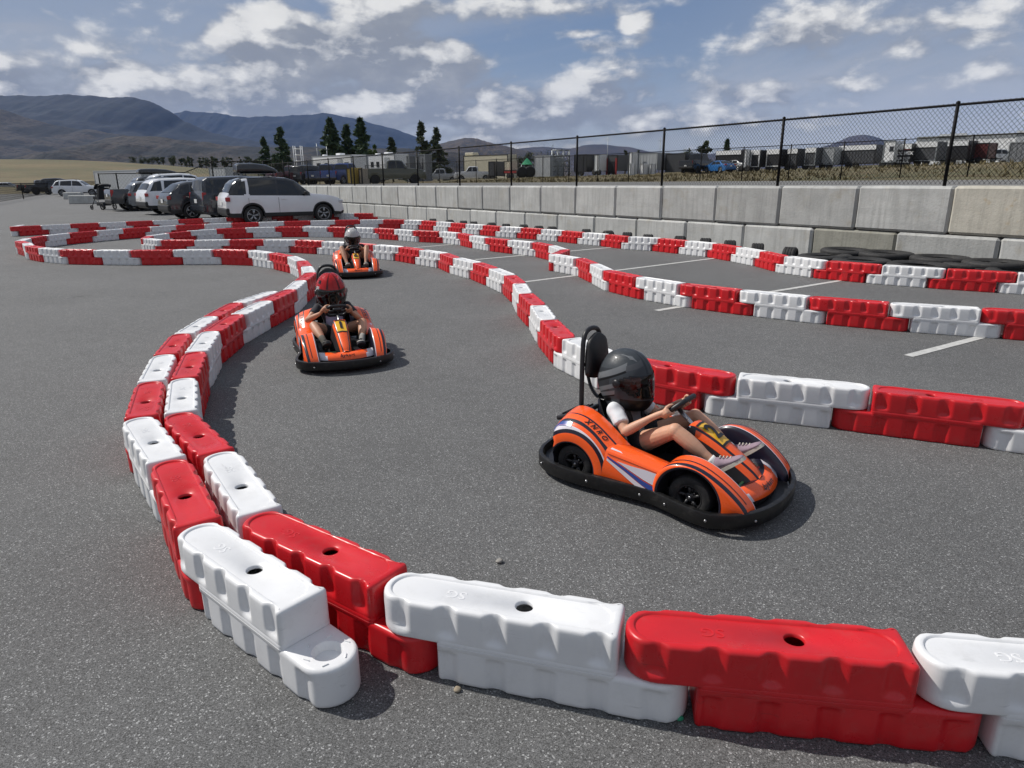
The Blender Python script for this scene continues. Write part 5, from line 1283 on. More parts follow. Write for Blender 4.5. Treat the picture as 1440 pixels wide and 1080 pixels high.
    for sg in (1,-1):
        bm=bmesh.new(); tall={'van':.34,'pickup':.36}.get(kind,.15); wd={'van':.13,'pickup':.16}.get(kind,.30)
        box(bm,(-L_*.478,sg*hw*.80,zt+(.0 if kind!='van' else .02)),(.17,wd,tall),rz=sg*.25,bev=.02); fixn(bm); obj('tail_lamp',bm,lampr,c)
        bm=bmesh.new(); box(bm,(L_*.462,sg*hw*.76,pl(.46,B['top'])*Hs-.12),(.20,.34,.12),rz=-sg*.35,bev=.03); fixn(bm); obj('head_lamp',bm,lampw,c)
        bm=bmesh.new(); mx=B['side'][-1][1][0]*L_-.05; box(bm,(mx,sg*(hw+.09),pl(.18,B['belt'])*Hs+.10),(.11,.17,.13),bev=.03); fixn(bm); obj('wing_mirror',bm,trim if roof else paint,c)
        if detail:
            for (b0,_),(b1,_) in B['side'][-2:]:
                bm=bmesh.new(); box(bm,((b0+.025)*L_+.06,sg*(hw+.004),pl(0,B['belt'])*Hs-.12),(.19,.022,.03),bev=.008); obj('door_handle',bm,paint,c)
            for (b0,_),(b1,_) in B['side'][-2:]:
                bm=bmesh.new(); box(bm,((b0-.006)*L_,sg*hw*.9995,.70*Hs),(.010,.008,.58*Hs)); obj('door_gap',bm,trim,c)
            bm=bmesh.new(); box(bm,((wx[0]+wx[1])/2,sg*(hw-.012),B['sill']*Hs+.06),(wx[1]-wx[0]-rw*2.35,.05,.12),bev=.02); obj('sill_trim',bm,trim,c)
        if rails:
            bm=bmesh.new(); z=1.70*Hs; tube(bm,crom([(-.34*L_,sg*hw*.66,z-.04),(-.32*L_,sg*hw*.66,z+.05),(-.1*L_,sg*hw*.67,z+.085),(.0*L_,sg*hw*.66,z+.07),(.03*L_,sg*hw*.66,z-.03)],14),.018,6); obj('roof_rail',bm,trim,c)
    bm=bmesh.new(); box(bm,(-L_*.488,0,.52*Hs),(.16,W*.90,.26),bev=.06); fixn(bm); obj('rear_bumper',bm,trim if clad or kind=='pickup' else paint,c)
    bm=bmesh.new(); box(bm,(L_*.484,0,.46*Hs),(.16,W*.86,.28),bev=.06); fixn(bm); obj('front_bumper',bm,trim if clad else paint,c)
    bm=bmesh.new(); box(bm,(-L_*.5-.012,0,.80*Hs if kind!='pickup' else .86),(.012,.32,.16)); obj('licence_plate',bm,plate,c)
    bm=bmesh.new(); box(bm,(L_*.497,0,.72*Hs),(.05,W*.5,.16),bev=.02); obj('grille',bm,trim,c)
    if kind=='pickup':
        bm=bmesh.new(); box(bm,(-.31*L_,0,1.185*Hs+.02),(.35*L_,W*.80,.03)); obj('bed_cover',bm,trim,c)
    return c
def roof_box(loc,head,label,L_=2.1,W=.85,H_=.40,m=pk,scale=1.):
    t=empty('roof_cargo_box',loc,R(head),scale); tag(t,label,'roof box')
    bm=bmesh.new(); rings=[]
    for f,h,w,b in ((-.5,.40,.80,.10),(-.49,.80,.92,.04),(-.42,.97,1,.0),(-.1,1,1,0),(.2,.86,.96,0),(.42,.52,.80,.02),(.49,.30,.60,.06),(.5,.2,.5,.10)):
        r=[]
        for k in range(16):
            a=2*math.pi*k/16; y=W/2*w*abs(math.cos(a))**.5*(1 if math.cos(a)>0 else -1); s=math.sin(a)
            r.append((f*L_,y,H_*(b+(h-b)*(.42+.58*abs(s)**.6*(1 if s>0 else -.72)))))
        rings.append(r)
    loft(bm,rings,cap0=True,cap1=True); fixn(bm); obj('shell',bm,m,t,smooth=50)
    bm=bmesh.new()
    for x in (-.5,.5): tube(bm,[(x,-.6,-.06),(x,.6,-.06)],.018,6); 
    obj('crossbar',bm,trim,t)
    return t
hd=34.6; rowg='vehicles parked nose to the wall'
def pos(u,v,z=0.): p=gp(u,v,z); return (p.x,p.y,0)
C1=(-9.1,28.0,0)
car('suv',4.5,1.92,1.02,pw,'white SUV with black roof, roof box and silver rims, nearest of the parked row','SUV',C1,33,rowg,roof=pk,clad=True,detail=True)
def along(p,h,d,s=0.): h=R(h); return (p[0]+math.cos(h)*d-math.sin(h)*s,p[1]+math.sin(h)*d+math.cos(h)*s,p[2])
roof_box((*along(C1,33,-.85)[:2],1.88),33,'black roof cargo box on the nearest white SUV',1.55,.80,.40)
def row(kind,L_,W,Hs,m,label,cat,u,v,zb,head,**k):
    """place a car by the lower edge of its rear corner nearest the camera"""
    p=gp(u,v,zb); q=along((p.x,p.y,0),head,L_/2*.97,k.pop('side',-.72)*W/2); return car(kind,L_,W,Hs,m,label,cat,q,head,rowg,**k),q
row('van',5.1,1.98,1.03,pnv,'dark blue-grey minivan between the white SUV and a dark SUV','minivan',273,300,.30,41)
row('coupe_suv',4.55,1.88,1.0,pdg,'dark grey SUV with sloping rear and silver rims beside the minivan','SUV',227,298,.32,40,clad=True)
row('suv',5.0,1.95,1.03,pw,'white SUV with red tail lamps between dark SUV and grey car','SUV',196,293,.30,42,clad=True)
row('suv',4.5,1.86,.95,paintm('mid_grey',(.17,.18,.19)),'grey hatchback SUV behind the second white SUV','SUV',176,288.5,.30,40)
_,pq=row('pickup',5.6,2.0,.98,pdg,'dark grey pickup with bright red tail lamp by the stroller','pickup',151,285,.45,40,rimm=trim)
q=at(262,255,46.); car('suv',5.1,2.0,1.2,pw,'white SUV in the second line, only its white roof showing','SUV',(q.x,q.y,0),40,'vehicles in the second parked line',rails=True)
q2=at(232,256,52); car('suv',4.8,1.88,1.12,pgr,'grey car in the second line carrying a long black roof box','car',(q2.x,q2.y,0),40,'vehicles in the second parked line')
roof_box((q2.x-.3,q2.y-.25,2.06),40,'long black roof cargo box on a car of the second line',2.7,.85,.40)
far='vehicles at the far left of the lot'
a=gp(112,272.5); car('suv',4.9,1.95,1.02,pw,'white SUV standing side-on at the far left of the lot','SUV',(a.x*.86,a.y*.86,0),16,far,rails=True)
a=gp(74,272); car('pickup',5.6,2.0,.98,pdg,'dark pickup truck left of the side-on white SUV','pickup',(a.x*.92,a.y*.92,0),35,far,rimm=trim)
a=at(86,262,90); car('suv',4.9,1.95,1.15,pk,'black tall SUV half hidden behind the far white SUV','SUV',(a.x,a.y,0),30,far)
a=at(56,262,100); car('pickup',5.6,2.0,.95,pk,'black pickup at the left end of the far group','pickup',(a.x,a.y,0),40,far,rimm=trim)
a=at(9,256,125); car('sedan',4.8,1.85,1.,psl,'silver car at the left frame edge beyond the low fence','car',(a.x,a.y,0),10,far)
# child's stroller on the open asphalt
s0=gp(146,293.5); strl=empty('stroller',(s0.x*.97,s0.y*.97,0),R(150),1.38); tag(strl,'dark stroller standing alone on the asphalt beside the pickup','stroller')
fab=mat('stroller_fabric',(.035,.037,.042),.9); frm=mat('stroller_frame',(.02,.02,.022),.4)
for sg in (-1,1):
    bm=bmesh.new(); tube(bm,[(.42,sg*.25,.12),(.15,sg*.25,.42),(-.30,sg*.26,.98),(-.40,sg*.25,1.03)],.016,6); tube(bm,[(-.38,sg*.26,.14),(.12,sg*.25,.46)],.016,6); obj('frame_side',bm,frm,strl)
    for x,r in ((.42,.10),(-.38,.14)):
        bm=bmesh.new(); lathe(bm,[(r*.75,-.02),(r,-.018),(r,.018),(r*.75,.02)],c=(x,sg*.27,r),axis='Y',n=20,closed_prof=True)
        for k in range(5):
            a_=k*1.2566; tube(bm,[(x,sg*.27,r),(x+r*.8*math.cos(a_),sg*.27,r+r*.8*math.sin(a_))],.008,5)
        fixn(bm); obj('wheel',bm,rub,strl)
bm=bmesh.new(); tube(bm,[(-.40,-.25,1.03),(-.40,.25,1.03)],.018,8); obj('handlebar',bm,frm,strl)
bm=bmesh.new(); prism(bm,[(.32,.44),(.30,.56),(.05,.52),(-.18,.92),(-.26,.90),(-.08,.42)],.42,c=(0,0,0)); fixn(bm); obj('seat',bm,fab,strl)
bm=bmesh.new(); loft(bm,[[(-.20+.34*math.cos(R(20+a_)),y,.72+.36*math.sin(R(20+a_))) for a_ in range(0,125,12)] for y in (-.23,-.22,0,.22,.23)],closed=False); bmesh.ops.solidify(bm,geom=bm.faces[:],thickness=.012); fixn(bm); obj('canopy',bm,fab,strl,smooth=50)
bm=bmesh.new(); box(bm,(-.08,0,.24),(.48,.40,.14),bev=.03); fixn(bm); obj('basket',bm,fab,strl)
bm=bmesh.new(); box(bm,(.08,0,.80),(.05,.10,.26),bev=.02); fixn(bm); obj('cup_holder',bm,mat('grey_cup',(.2,.2,.21),.6),strl)
# low concrete barriers by the far entrance
for (u,v,w,lab) in ((118,284,2.0,'grey concrete kerb block lying left of the stroller'),(104,278,1.7,'pale concrete block behind the kerb block at the lot entrance')):
    p=gp(u,v); p*=.92; bm=bmesh.new(); prism(bm,[(-.30,0),(.30,0),(.22,.62),(-.22,.62)],w,axis='X'); bmesh.ops.bevel(bm,geom=bm.edges[:],offset=.04,segments=1,affect='EDGES'); fixn(bm)
    tag(obj('concrete_barrier',bm,conc,loc=(p.x,p.y,0)),lab,'concrete block')
# ================================================================ mountains
def ridge(name,prof,D,depth,mcol,seed,amp,base=-20.,rows=64,nx=300):
    """prof: skyline in photo pixels; D distance of the crest; the slope runs down towards us over depth metres"""
    us=[prof[0][0]+(prof[-1][0]-prof[0][0])*i/(nx-1) for i in range(nx)]
    bm=bmesh.new(); V=[]
    for i,u in enumerate(us):
        v=pl(u,prof); d=ray(u,v); col=[]
        rough=noise.fractal(Vector((u*.035,seed,0)),.8,2.,5)*amp*.10
        for j in range(-4,rows+1):
            f=j/rows
            Y=D-depth*f; t=Y/d.y; x=d.x*D/d.y*(1-.12*f) if f>0 else d.x*D/d.y
            zc=H+d.z*D/d.y
            if j<0: z=zc*(1-.10*abs(j)**1.4); Y=D-depth*j/rows*2.2
            else: z=base+(zc-base)*(1-f)**1.25
            p=Vector((x/ (depth*.16),Y/(depth*.16),seed))
            n=noise.fractal(p*1.1,1.05,2.05,7)*.75
            z+=n*amp*(.04+min(1,f*2.2))*(1 if j>=0 else .1)*(1-f)**.4+rough*(1 if f<.3 else .4)
            col.append(bm.verts.new((x,Y,z)))
        V.append(col)
    for i in range(nx-1):
        for j in range(len(V[0])-1): bm.faces.new((V[i][j],V[i][j+1],V[i+1][j+1],V[i+1][j])).smooth=True
    fixn(bm); return tag(obj(name,bm,mcol),kind='structure')
def hillmat(name,c1,c2,c3,s,thr=(.42,.58),lay=.55):
    m=mat(name,c1,.95); nt=m.node_tree; N=nt.nodes; L=nt.links; b=N['Principled BSDF']
    tc=N.new('ShaderNodeTexCoord')
    def noi(sc,de,ro=.6):
        n=N.new('ShaderNodeTexNoise'); n.inputs['Scale'].default_value=sc; n.inputs['Detail'].default_value=de; n.inputs['Roughness'].default_value=ro; L.new(tc.outputs['Object'],n.inputs['Vector']); return n.outputs['Fac']
    def mr(x,a,b_):
        n=N.new('ShaderNodeMapRange'); n.inputs['From Min'].default_value=a; n.inputs['From Max'].default_value=b_; L.new(x,n.inputs['Value']); return n.outputs[0]
    def mx(f,a,b_):
        n=N.new('ShaderNodeMix'); n.data_type='RGBA'
        for q,x in (('Factor',f),('A',a),('B',b_)):
            if isinstance(x,tuple): n.inputs[q].default_value=(*x,1)
            else: L.new(x,n.inputs[q])
        return n.outputs['Result']
    a=mx(mr(noi(s,8),*thr),c1,c2); a=mx(mr(noi(s*9,7,.75),.47,.60),a,c3); L.new(a,b.inputs['Base Color'])
    bp=N.new('ShaderNodeBump'); bp.inputs['Strength'].default_value=.9; bp.inputs['Distance'].default_value=8; L.new(noi(s*9,7,.7),bp.inputs['Height']); L.new(bp.outputs[0],b.inputs['Normal']); return m
forest=hillmat('forest_cloud_shaded',(.004,.008,.010),(.007,.012,.013),(.003,.005,.007),.0012)  # forest colours sunk near black: cloud shadow on the mountains put into the albedo
brush=hillmat('brush_cloud_shaded',(.044,.036,.030),(.006,.009,.010),(.006,.008,.009),.0048,(.47,.54))  # same cloud shadow darkens these scrub tones; the dark specks are trees
barren=hillmat('barren_slope',(.060,.046,.040),(.026,.025,.025),(.085,.066,.05),.003)
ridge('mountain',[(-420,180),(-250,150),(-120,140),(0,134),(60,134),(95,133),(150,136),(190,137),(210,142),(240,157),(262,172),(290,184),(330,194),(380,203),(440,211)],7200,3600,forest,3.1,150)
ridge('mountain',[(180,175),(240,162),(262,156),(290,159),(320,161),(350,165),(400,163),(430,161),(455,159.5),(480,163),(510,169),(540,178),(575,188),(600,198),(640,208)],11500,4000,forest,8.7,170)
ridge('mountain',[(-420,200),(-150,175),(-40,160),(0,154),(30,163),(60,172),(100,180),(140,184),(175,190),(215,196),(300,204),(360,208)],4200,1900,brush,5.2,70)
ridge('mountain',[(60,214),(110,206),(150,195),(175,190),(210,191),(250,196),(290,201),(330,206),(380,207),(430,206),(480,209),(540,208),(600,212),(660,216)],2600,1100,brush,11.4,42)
ridge('mountain',[(560,222),(600,210),(630,198),(655,193.5),(672,195),(690,200),(715,206),(745,213),(790,222)],4600,1800,barren,15.8,80)
ridge('mountain',[(660,226),(690,216),(715,211),(740,207),(765,206),(800,209),(820,204.5),(850,203),(880,206),(905,211),(935,216),(980,219),(1020,214),(1045,210),(1080,216),(1120,219),(1165,204),(1195,192),(1215,190),(1235,193),(1262,204),(1320,214),(1400,210),(1500,200),(1650,205),(1800,190)],9500,3000,barren,21.3,110)
# ================================================================ trees
def leafm(name,c):
    return mat(name,c,.8,noise_amt=.45,noise_scale=.9)
con=leafm('conifer_needles',(.060,.095,.045)); con2=leafm('pine_needles',(.085,.105,.060)); bush=leafm('bright_leaves',(.065,.105,.025)); dkb=leafm('dark_leaves',(.045,.062,.028)); bark=mat('bark',(.07,.05,.035),.9)
def conifer(u,vt,Y,vb,wpx,label,m=con,seed=0,gap=.0,dens=1.):
    s,t=0,0; top=at(u,vt,Y); x=top.x; zb=terrain(*st(x,Y)); h=top.z-zb; w=wpx/957*Y/2
    tr=empty('pine_tree',(x,Y,zb)); tag(tr,label,'tree','trees behind the lots'); rn=random.Random(seed)
    bm=bmesh.new(); tube(bm,[(0,0,-.3),(0,0,h*.5),(0,0,h*.97)],[h*.022,h*.014,.02],8); obj('trunk',bm,bark,tr)
    bm=bmesh.new(); n=int(2600*dens); w*=1.18
    nb=int(54*dens)
    for k in range(nb):
        f=(.10+gap)+(.90-gap)*((k+rn.random())/nb); z=h*f; rad=w*1.45*(1-f)**.80*(.6+.6*rn.random())+.12
        a=rn.random()*6.283; 
        for q in range(int(n/nb)):
            r=rad*(rn.random()**.6); dz=-.25*r+rn.gauss(0,h*.010); sp=(.14*w+.15)*(1.15-f)
            c=Vector((r*math.cos(a)+rn.gauss(0,sp*.6),r*math.sin(a)+rn.gauss(0,sp*.6),z+dz))
            s_=h*.036*(.5+rn.random())
            d=Vector((rn.gauss(0,1),rn.gauss(0,1),rn.gauss(-.2,.5))).normalized()*s_*1.4; e=Vector((rn.gauss(0,1),rn.gauss(0,1),rn.gauss(0,1))).cross(d).normalized()*s_*.55
            bm.faces.new([bm.verts.new(c+d),bm.verts.new(c+e),bm.verts.new(c-d),bm.verts.new(c-e)])
    obj('crown',bm,m,tr); return tr
def bushy(u,vt,Y,wpx,label,m,seed,name='tree',cat='tree',lo=.25):
    top=at(u,vt,Y); x=top.x; zb=terrain(*st(x,Y)); h=max(1.,top.z-zb); w=wpx/957*Y/2; rn=random.Random(seed)
    tr=empty(name,(x,Y,zb)); tag(tr,label,cat,'trees behind the lots')
    bm=bmesh.new(); tube(bm,[(0,0,-.3),(.1,0,h*.35),(0,.1,h*.7)],[h*.03,h*.022,.03],7)
    for k in range(4):
        a=k*1.6; tube(bm,[(0,0,h*.3),(w*.5*math.cos(a),w*.5*math.sin(a),h*.65)],[h*.015,.02],5)
    obj('trunk',bm,bark,tr)
    bm=bmesh.new(); cl=[]
    for k in range(16): 
        a=rn.random()*6.28; r=w*.75*rn.random()**.5; z=h*(lo+(1-lo)*(.15+.75*rn.random())); k_=math.sqrt(max(.1,1-((z/h-.55)/.5)**2)); cl.append((Vector((r*k_*math.cos(a),r*k_*math.sin(a),z)),w*(.22+.2*rn.random())))
    for c,r in cl:
        for q in range(75):
            d=Vector((rn.gauss(0,1),rn.gauss(0,1),rn.gauss(0,.8))).normalized()*r*(rn.random()**.4); s_=h*.022*(.6+rn.random())+.03
            e=Vector((rn.gauss(0,1),rn.gauss(0,1),rn.gauss(0,1))).normalized()*s_; g=e.cross(Vector((rn.gauss(0,1),rn.gauss(0,1),rn.gauss(0,1)))).normalized()*s_*.7
            p=c+d; bm.faces.new([bm.verts.new(p+e),bm.verts.new(p+g),bm.verts.new(p-e),bm.verts.new(p-g)])
    obj('crown',bm,m,tr); return tr
conifer(370,194,190,216,14,'small dark conifer, leftmost of the trees on the grassy rise',seed=1)
conifer(393,180,185,216,25,'dark conifer above the white SUV roof, beside the small one',seed=2)
conifer(463,168,170,216,31,'tallest dark conifer, left of the close trio',seed=3,dens=1.3)
conifer(487,177,172,216,21,'middle dark conifer of the close trio',seed=4)
conifer(506,168,170,216,25,'slim dark conifer, right of the close trio',seed=5,dens=1.2)
conifer(550,194,180,220,17,'small conifer right of the bright green tree',m=con2,seed=6)
conifer(592,174,165,222,27,'open airy pine, left of the pair behind the pickups',m=con2,seed=7,dens=.75)
conifer(614,181,165,222,24,'open airy pine, right of the pair behind the pickups',m=con2,seed=8,dens=.75)
bushy(522,199,165,20,'bright green leafy tree right of the conifer trio',bush,9)
bushy(992,195,150,22,'dark green round tree behind the trailers, by the blue car',dkb,10)
conifer(1023,197,170,214,8,'tiny pointed conifer beyond the dark trailers',seed=11)
bushy(975,208,150,46,'low dark hedge tree left of the round tree',dkb,12)
bushy(770,215,260,70,'distant dark tree clump behind the containers',dkb,13)
bushy(740,214,260,30,'distant tree clump above the green tent',dkb,14)
bushy(880,208,230,9,'tiny far tree above the white trailers, left one',dkb,15); bushy(898,209,230,7,'tiny far tree above the white trailers, right one',dkb,16)
# shrubs along the crest of the dry field
rn=random.Random(5)
for i in range(24):
    u=190+i*7.6+rn.gauss(0,3); Y=255+rn.gauss(0,12)
    bushy(u,220.6-max(0,(u-300))*.05-rn.random()*1.6*(rn.random()>.4),Y,6+rn.random()*8,f'dark shrub on the field crest, {ordn(i)} from the left',dkb,100+i,'shrub','shrub',.0)
# ================================================================ things beyond the second fence
tw=mat('trailer_white',(.80,.81,.82),.35,noise_amt=.03,noise_scale=1.5,dirt=.06); tg=mat('trailer_grey',(.20,.21,.225),.4,noise_amt=.08,noise_scale=1.2); td=mat('trailer_dark',(.075,.078,.085),.4,noise_amt=.1,noise_scale=1.2); tk=mat('trailer_black',(.028,.028,.031),.35); tl=mat('trailer_light_grey',(.42,.44,.46),.45,noise_amt=.06,noise_scale=1.4); trd=mat('trailer_red',(.28,.03,.03),.4); tbr=mat('trailer_maroon',(.10,.02,.02),.4); cream=mat('cream_panel',(.58,.54,.42),.5); tyw=mat('bin_yellow',(.42,.30,.06),.5,dirt=.3,noise_amt=.1); tgb=mat('bin_beige',(.36,.31,.24),.55); green=mat('tent_green',(.03,.25,.12),.7); steelg=mat('galvanised',(.30,.32,.33),.4,metal=.5); bluec=mat('bin_blue',(.03,.07,.26),.45,dirt=.25,noise_amt=.1)
def place(u,v,Y):
    p=at(u,v,Y); return p.x,Y,terrain(*st(p.x,Y))
def face_cam(x,y,extra=0.): return math.atan2(y,x)-math.pi/2+extra
def trailer(u0,u1,vt,Y,m,label,cat='trailer',name='box_trailer',dep=2.4,turn=0.,ribs=8,wheels=True,door=None,group='trailers and containers behind the second fence',lift=.5,roofm=None,axle=.35):
    x,y,z=place((u0+u1)/2,vt,Y); w=(u1-u0)/957*Y; h=at((u0+u1)/2,vt,Y).z-z
    A=R(-52) if x>0 else R(-40); g=abs(A-(math.atan2(y,x)-math.pi/2)); dep=min(dep,w*1.2); w=max((w-dep*math.sin(g)*.75)/math.cos(g),w*.45)
    t=empty(name,(x,y,z),A+turn); tag(t,label,cat,group)
    if not wheels: lift=.0
    bm=bmesh.new(); box(bm,(0,dep/2,(h+lift)/2),(w,dep,h-lift),bev=.04)
    fixn(bm); obj('box',bm,m,t)
    bm=bmesh.new()
    for sx in (-1,1):
        for yy in (0,dep): box(bm,(sx*w/2,yy,(h+lift)/2),(.10,.10,h-lift))
    for yy in (0,dep):
        for zz in (lift+.05,h-.05): box(bm,(0,yy,zz),(w-.11,.085,.095))
    obj('frame',bm,roofm or (steelg if m in (tw,tl,tg) else trim),t)
    if ribs:
        bm=bmesh.new()
        for i in range(ribs): box(bm,(-w/2+w*(i+.5)/ribs,-.012,(h+lift)/2),(.05,.03,h-lift-.22))
        obj('side_rib',bm,m,t)
    if m in (tk,td) and u0>995:
        bm=bmesh.new(); box(bm,(0,-.02,h-.28),(w+.06,.12,.50)); obj('fascia',bm,tw,t)
    if door is not None:
        bm=bmesh.new(); box(bm,(w*door,-.02,lift+(h-lift)*.46),(min(.95,w*.3),.05,(h-lift)*.82)); obj('door',bm,tl if m in(tw,) else m,t)
    if wheels:
        for i in (-1,1):
            bm=bmesh.new(); lathe(bm,[(.20,-.1),(.36,-.1),(.38,0),(.36,.1),(.20,.1),(.001,.1)],c=(-w*.1+i*.42,.10,.38),axis='Y',n=20); lathe(bm,[(.20,-.09),(.001,-.09)],c=(-w*.1+i*.42,.10,.38),axis='Y',n=16); fixn(bm); obj('wheel',bm,rub,t)
        bm=bmesh.new(); tube(bm,[(w/2,dep/2,lift+.05),(w/2+1.1,dep/2,lift)],.05,6); tube(bm,[(w/2+.9,dep/2,lift),(w/2+.9,dep/2,0)],.035,6); obj('drawbar',bm,trim,t)
    return t,w,h
def bg_car(kind,L_,W,Hs,m,label,cat,u,vt,Y,turn,name=None,**k):
    """a vehicle beyond the fence; turn is its heading relative to facing right across the view"""
    x,y,z=place(u,vt,Y); return car(kind,L_,W,Hs,m,label,cat,(x,y,z-.03),math.degrees(face_cam(x,y))+turn,'vehicles behind the second fence',detail=False,**k)
def rv(u0,u1,vt,Y,label,awn=None):
    t,w,h=trailer(u0,u1,vt,Y,tw,label,'motorhome','motorhome',ribs=0,door=.22,group='motorhomes behind the second fence')
    bm=bmesh.new()
    for i in (-.33,-.12,.38): box(bm,(w*i,-.015,h*.66),(w*.10,.04,h*.18))
    obj('window',bm,glass,t)
    bm=bmesh.new(); box(bm,(0,-.012,h*.40),(w*.96,.03,h*.05)); obj('stripe',bm,tg,t)
    bm=bmesh.new(); box(bm,(w*.1,.9,h+.12),(.9,.8,.25),bev=.06); box(bm,(-w*.3,.9,h+.08),(.5,.5,.16),bev=.04); obj('roof_unit',bm,tw,t)
    return t
# left part, behind the second fence and above the wall
rv(432,498,218.5,92,'long white motorhome roof behind the dark pickups, left one')
rv(510,560,217,92,'white motorhome behind the yellow bin')
t=empty('scaffold_tower',place(417,206,90)); tag(t,'slim white scaffold tower left of the white motorhome','scaffold'); hh=at(417,205,90).z-t.location.z
bm=bmesh.new()
for sx in (-.45,.45):
    for sy in (0,.8): tube(bm,[(sx,sy,0),(sx,sy,hh)],.05,5)
for k in range(1,7):
    for sy in (0,.8): tube(bm,[(-.45,sy,hh*k/6.5),(.45,sy,hh*k/6.5)],.04,5)
obj('tower_frame',bm,tw,t)
bg_car('pickup',5.4,2.0,1.02,pmr,'maroon pickup at the left end of the row of dark trucks','pickup',412,236,73,35)
bg_car('van',5.0,2.0,1.10,pdg,'dark grey van in the row behind the fence, left of the blue pickups','van',436,233,74,50)
bg_car('pickup',5.6,2.05,1.08,paintm('navy',(.012,.030,.10)),'navy blue pickup in the dark truck row, left of the brighter one','pickup',462,233,73,55)
bg_car('pickup',5.6,2.05,1.10,paintm('bright_blue',(.014,.045,.20)),'blue pickup left of the yellow bin','pickup',484,232,72,55)
trailer(482,498,236,66,tyw,'yellow steel bin between blue pickup and beige bin','bin','steel_bin',1.3,wheels=False,ribs=3)
trailer(501,512,237,66,tgb,'beige steel bin beside the yellow bin','bin','steel_bin',1.3,wheels=False,ribs=3)
bg_car('pickup',6.0,2.1,1.18,polv,'large olive pickup truck beside the beige bin','pickup',553,229,68,4,rimm=trim)
for u0,u1,vt,lab in ((569,578,219,'grey utility cabinet behind the olive pickup, left one'),(585,600,217,'taller grey utility cabinet right of the olive pickup')):
    trailer(u0,u1,vt,84,tg,lab,'cabinet','utility_cabinet',1.,wheels=False,ribs=0,door=0.)
trailer(571,584,222,98,tw,'small white canopy trailer between grey cabinets','trailer',ribs=0)
bg_car('pickup',5.9,2.05,1.12,psl,'silver-white pickup facing left, behind the fence','pickup',620,227,112,176)
bg_car('pickup',6.0,2.05,1.14,pw,'white pickup in front of the cream motorhome','pickup',666,225,108,176)
t,w,h=trailer(648,716,218,122,cream,'long cream motorhome behind the white pickup','motorhome','motorhome',ribs=0,door=.2,group='motorhomes behind the second fence')
bm=bmesh.new(); box(bm,(-w*.40,1.,h+.25),(2.,1.4,.5),bev=.1); obj('roof_unit',bm,cream,t)
trailer(682,700,227,104,td,'dark cargo trailer right of the white pickup','trailer',ribs=4)
# flat trailer with machine
t,w,h=trailer(703,734,239,102,trd,'red flatbed trailer with equipment, left of the green tent','trailer','flatbed_trailer',2.,ribs=0,lift=.7)
m1,_,_=trailer(706,722,226,103,cream,'cream machine standing on the red flatbed','machine','machine',1.4,wheels=False,ribs=2); m1.location.z+=1.0; m1.scale=(1,1,.6)
for i,u in enumerate((734,745)):
    x,y,z=place(u,240,100); bm=bmesh.new(); lathe(bm,[(.3,-.2),(.72,-.22),(.8,0),(.72,.22),(.3,.2),(.001,.2)],c=(0,0,.8),axis='Y',n=24); lathe(bm,[(.3,-.19),(.001,-.19)],c=(0,0,.8),axis='Y',n=16); fixn(bm)
    tag(obj('tractor_wheel',bm,rub,loc=(x,y,z)),('large black tractor wheel, left of two','large black tractor wheel beside the grey container')[i],'wheel')
x,y,z=place(741,224,112); bm=bmesh.new(); hh=at(741,222.5,112).z-z
loft(bm,[[(sx*.9,sy*.9,hh*.7) for sx,sy in ((-1,-1),(1,-1),(1,1),(-1,1))],[(sx*.1,sy*.1,hh) for sx,sy in ((-1,-1),(1,-1),(1,1),(-1,1))]],cap1=True)
tn=empty('canopy_tent',(x,y,z)); tag(tn,'green pop-up canopy tent left of the grey container','tent'); obj('roof',bm,green,tn)
for sx in (-1,1):
    for sy in (-1,1): bm=bmesh.new(); tube(bm,[(sx*.85,sy*.85,0),(sx*.85,sy*.85,hh*.71)],.04,6); obj('leg',bm,steelg,tn)
trailer(746,780,218.5,100,tl,'light grey shipping container by the steel lattice','container','shipping_container',2.4,wheels=False,ribs=12)
t=empty('lattice_stack',place(789,212,99)); tag(t,'grey stacked steel lattice sections beside the grey container','steel lattice'); hh=at(789,211,99).z-t.location.z
bm=bmesh.new()
for k in range(6):
    for yy in (0,1.4): tube(bm,[(-1.2,yy,hh*k/5),(1.2,yy,hh*k/5)],.055,5)
    if k<5:
        for i in range(6): tube(bm,[(-1.2+.4*i,0,hh*k/5),(-.8+.4*i,0,hh*(k+1)/5)],.035,4)
for sx in (-1.2,-.4,.4,1.2): tube(bm,[(sx,0,0),(sx,0,hh)],.06,5); tube(bm,[(sx,1.4,0),(sx,1.4,hh)],.06,5)
obj('lattice',bm,steelg,t)
trailer(802,831,217,97,tk,'black enclosed trailer between lattice and white box','trailer',ribs=0,door=.1)
trailer(832,847,217.5,95,tw,'small white box trailer left of the red frame trailer','trailer',ribs=4,door=None)
t,w,h=trailer(848,874,218,95,td,'open dark trailer with red end posts and ramp','trailer',ribs=0)
bm=bmesh.new(); 
for sx in (-1,1): box(bm,(sx*w*.46,-.1,h*.42),(.22,.12,h*.84))
obj('end_post',bm,trd,t); bm=bmesh.new(); box(bm,(0,-.05,h*.40),(w*.62,.06,h*.55)); obj('opening',bm,ink,t)
trailer(882,892,214,92,tw,'narrow tall white trailer right of the red posts','trailer',ribs=0,wheels=False)
trailer(893,930,215,92,tl,'long pale grey van body trailer behind the white crates','trailer',ribs=6)
for i,(u0,u1) in enumerate(((882,889),(897,908),(911,918))): trailer(u0,u1,230,84,tw,f'low white crate before the pale trailer, {ordn(i)} from left','crate','crate',1.2,wheels=False,ribs=0,group='white crates')
trailer(932,969,215.5,90,td,'dark grey ribbed container left of the black truck','container','shipping_container',2.4,wheels=False,ribs=14)
trailer(968,985,216,97,cream,'cream box trailer partly behind the black truck','trailer',ribs=3)
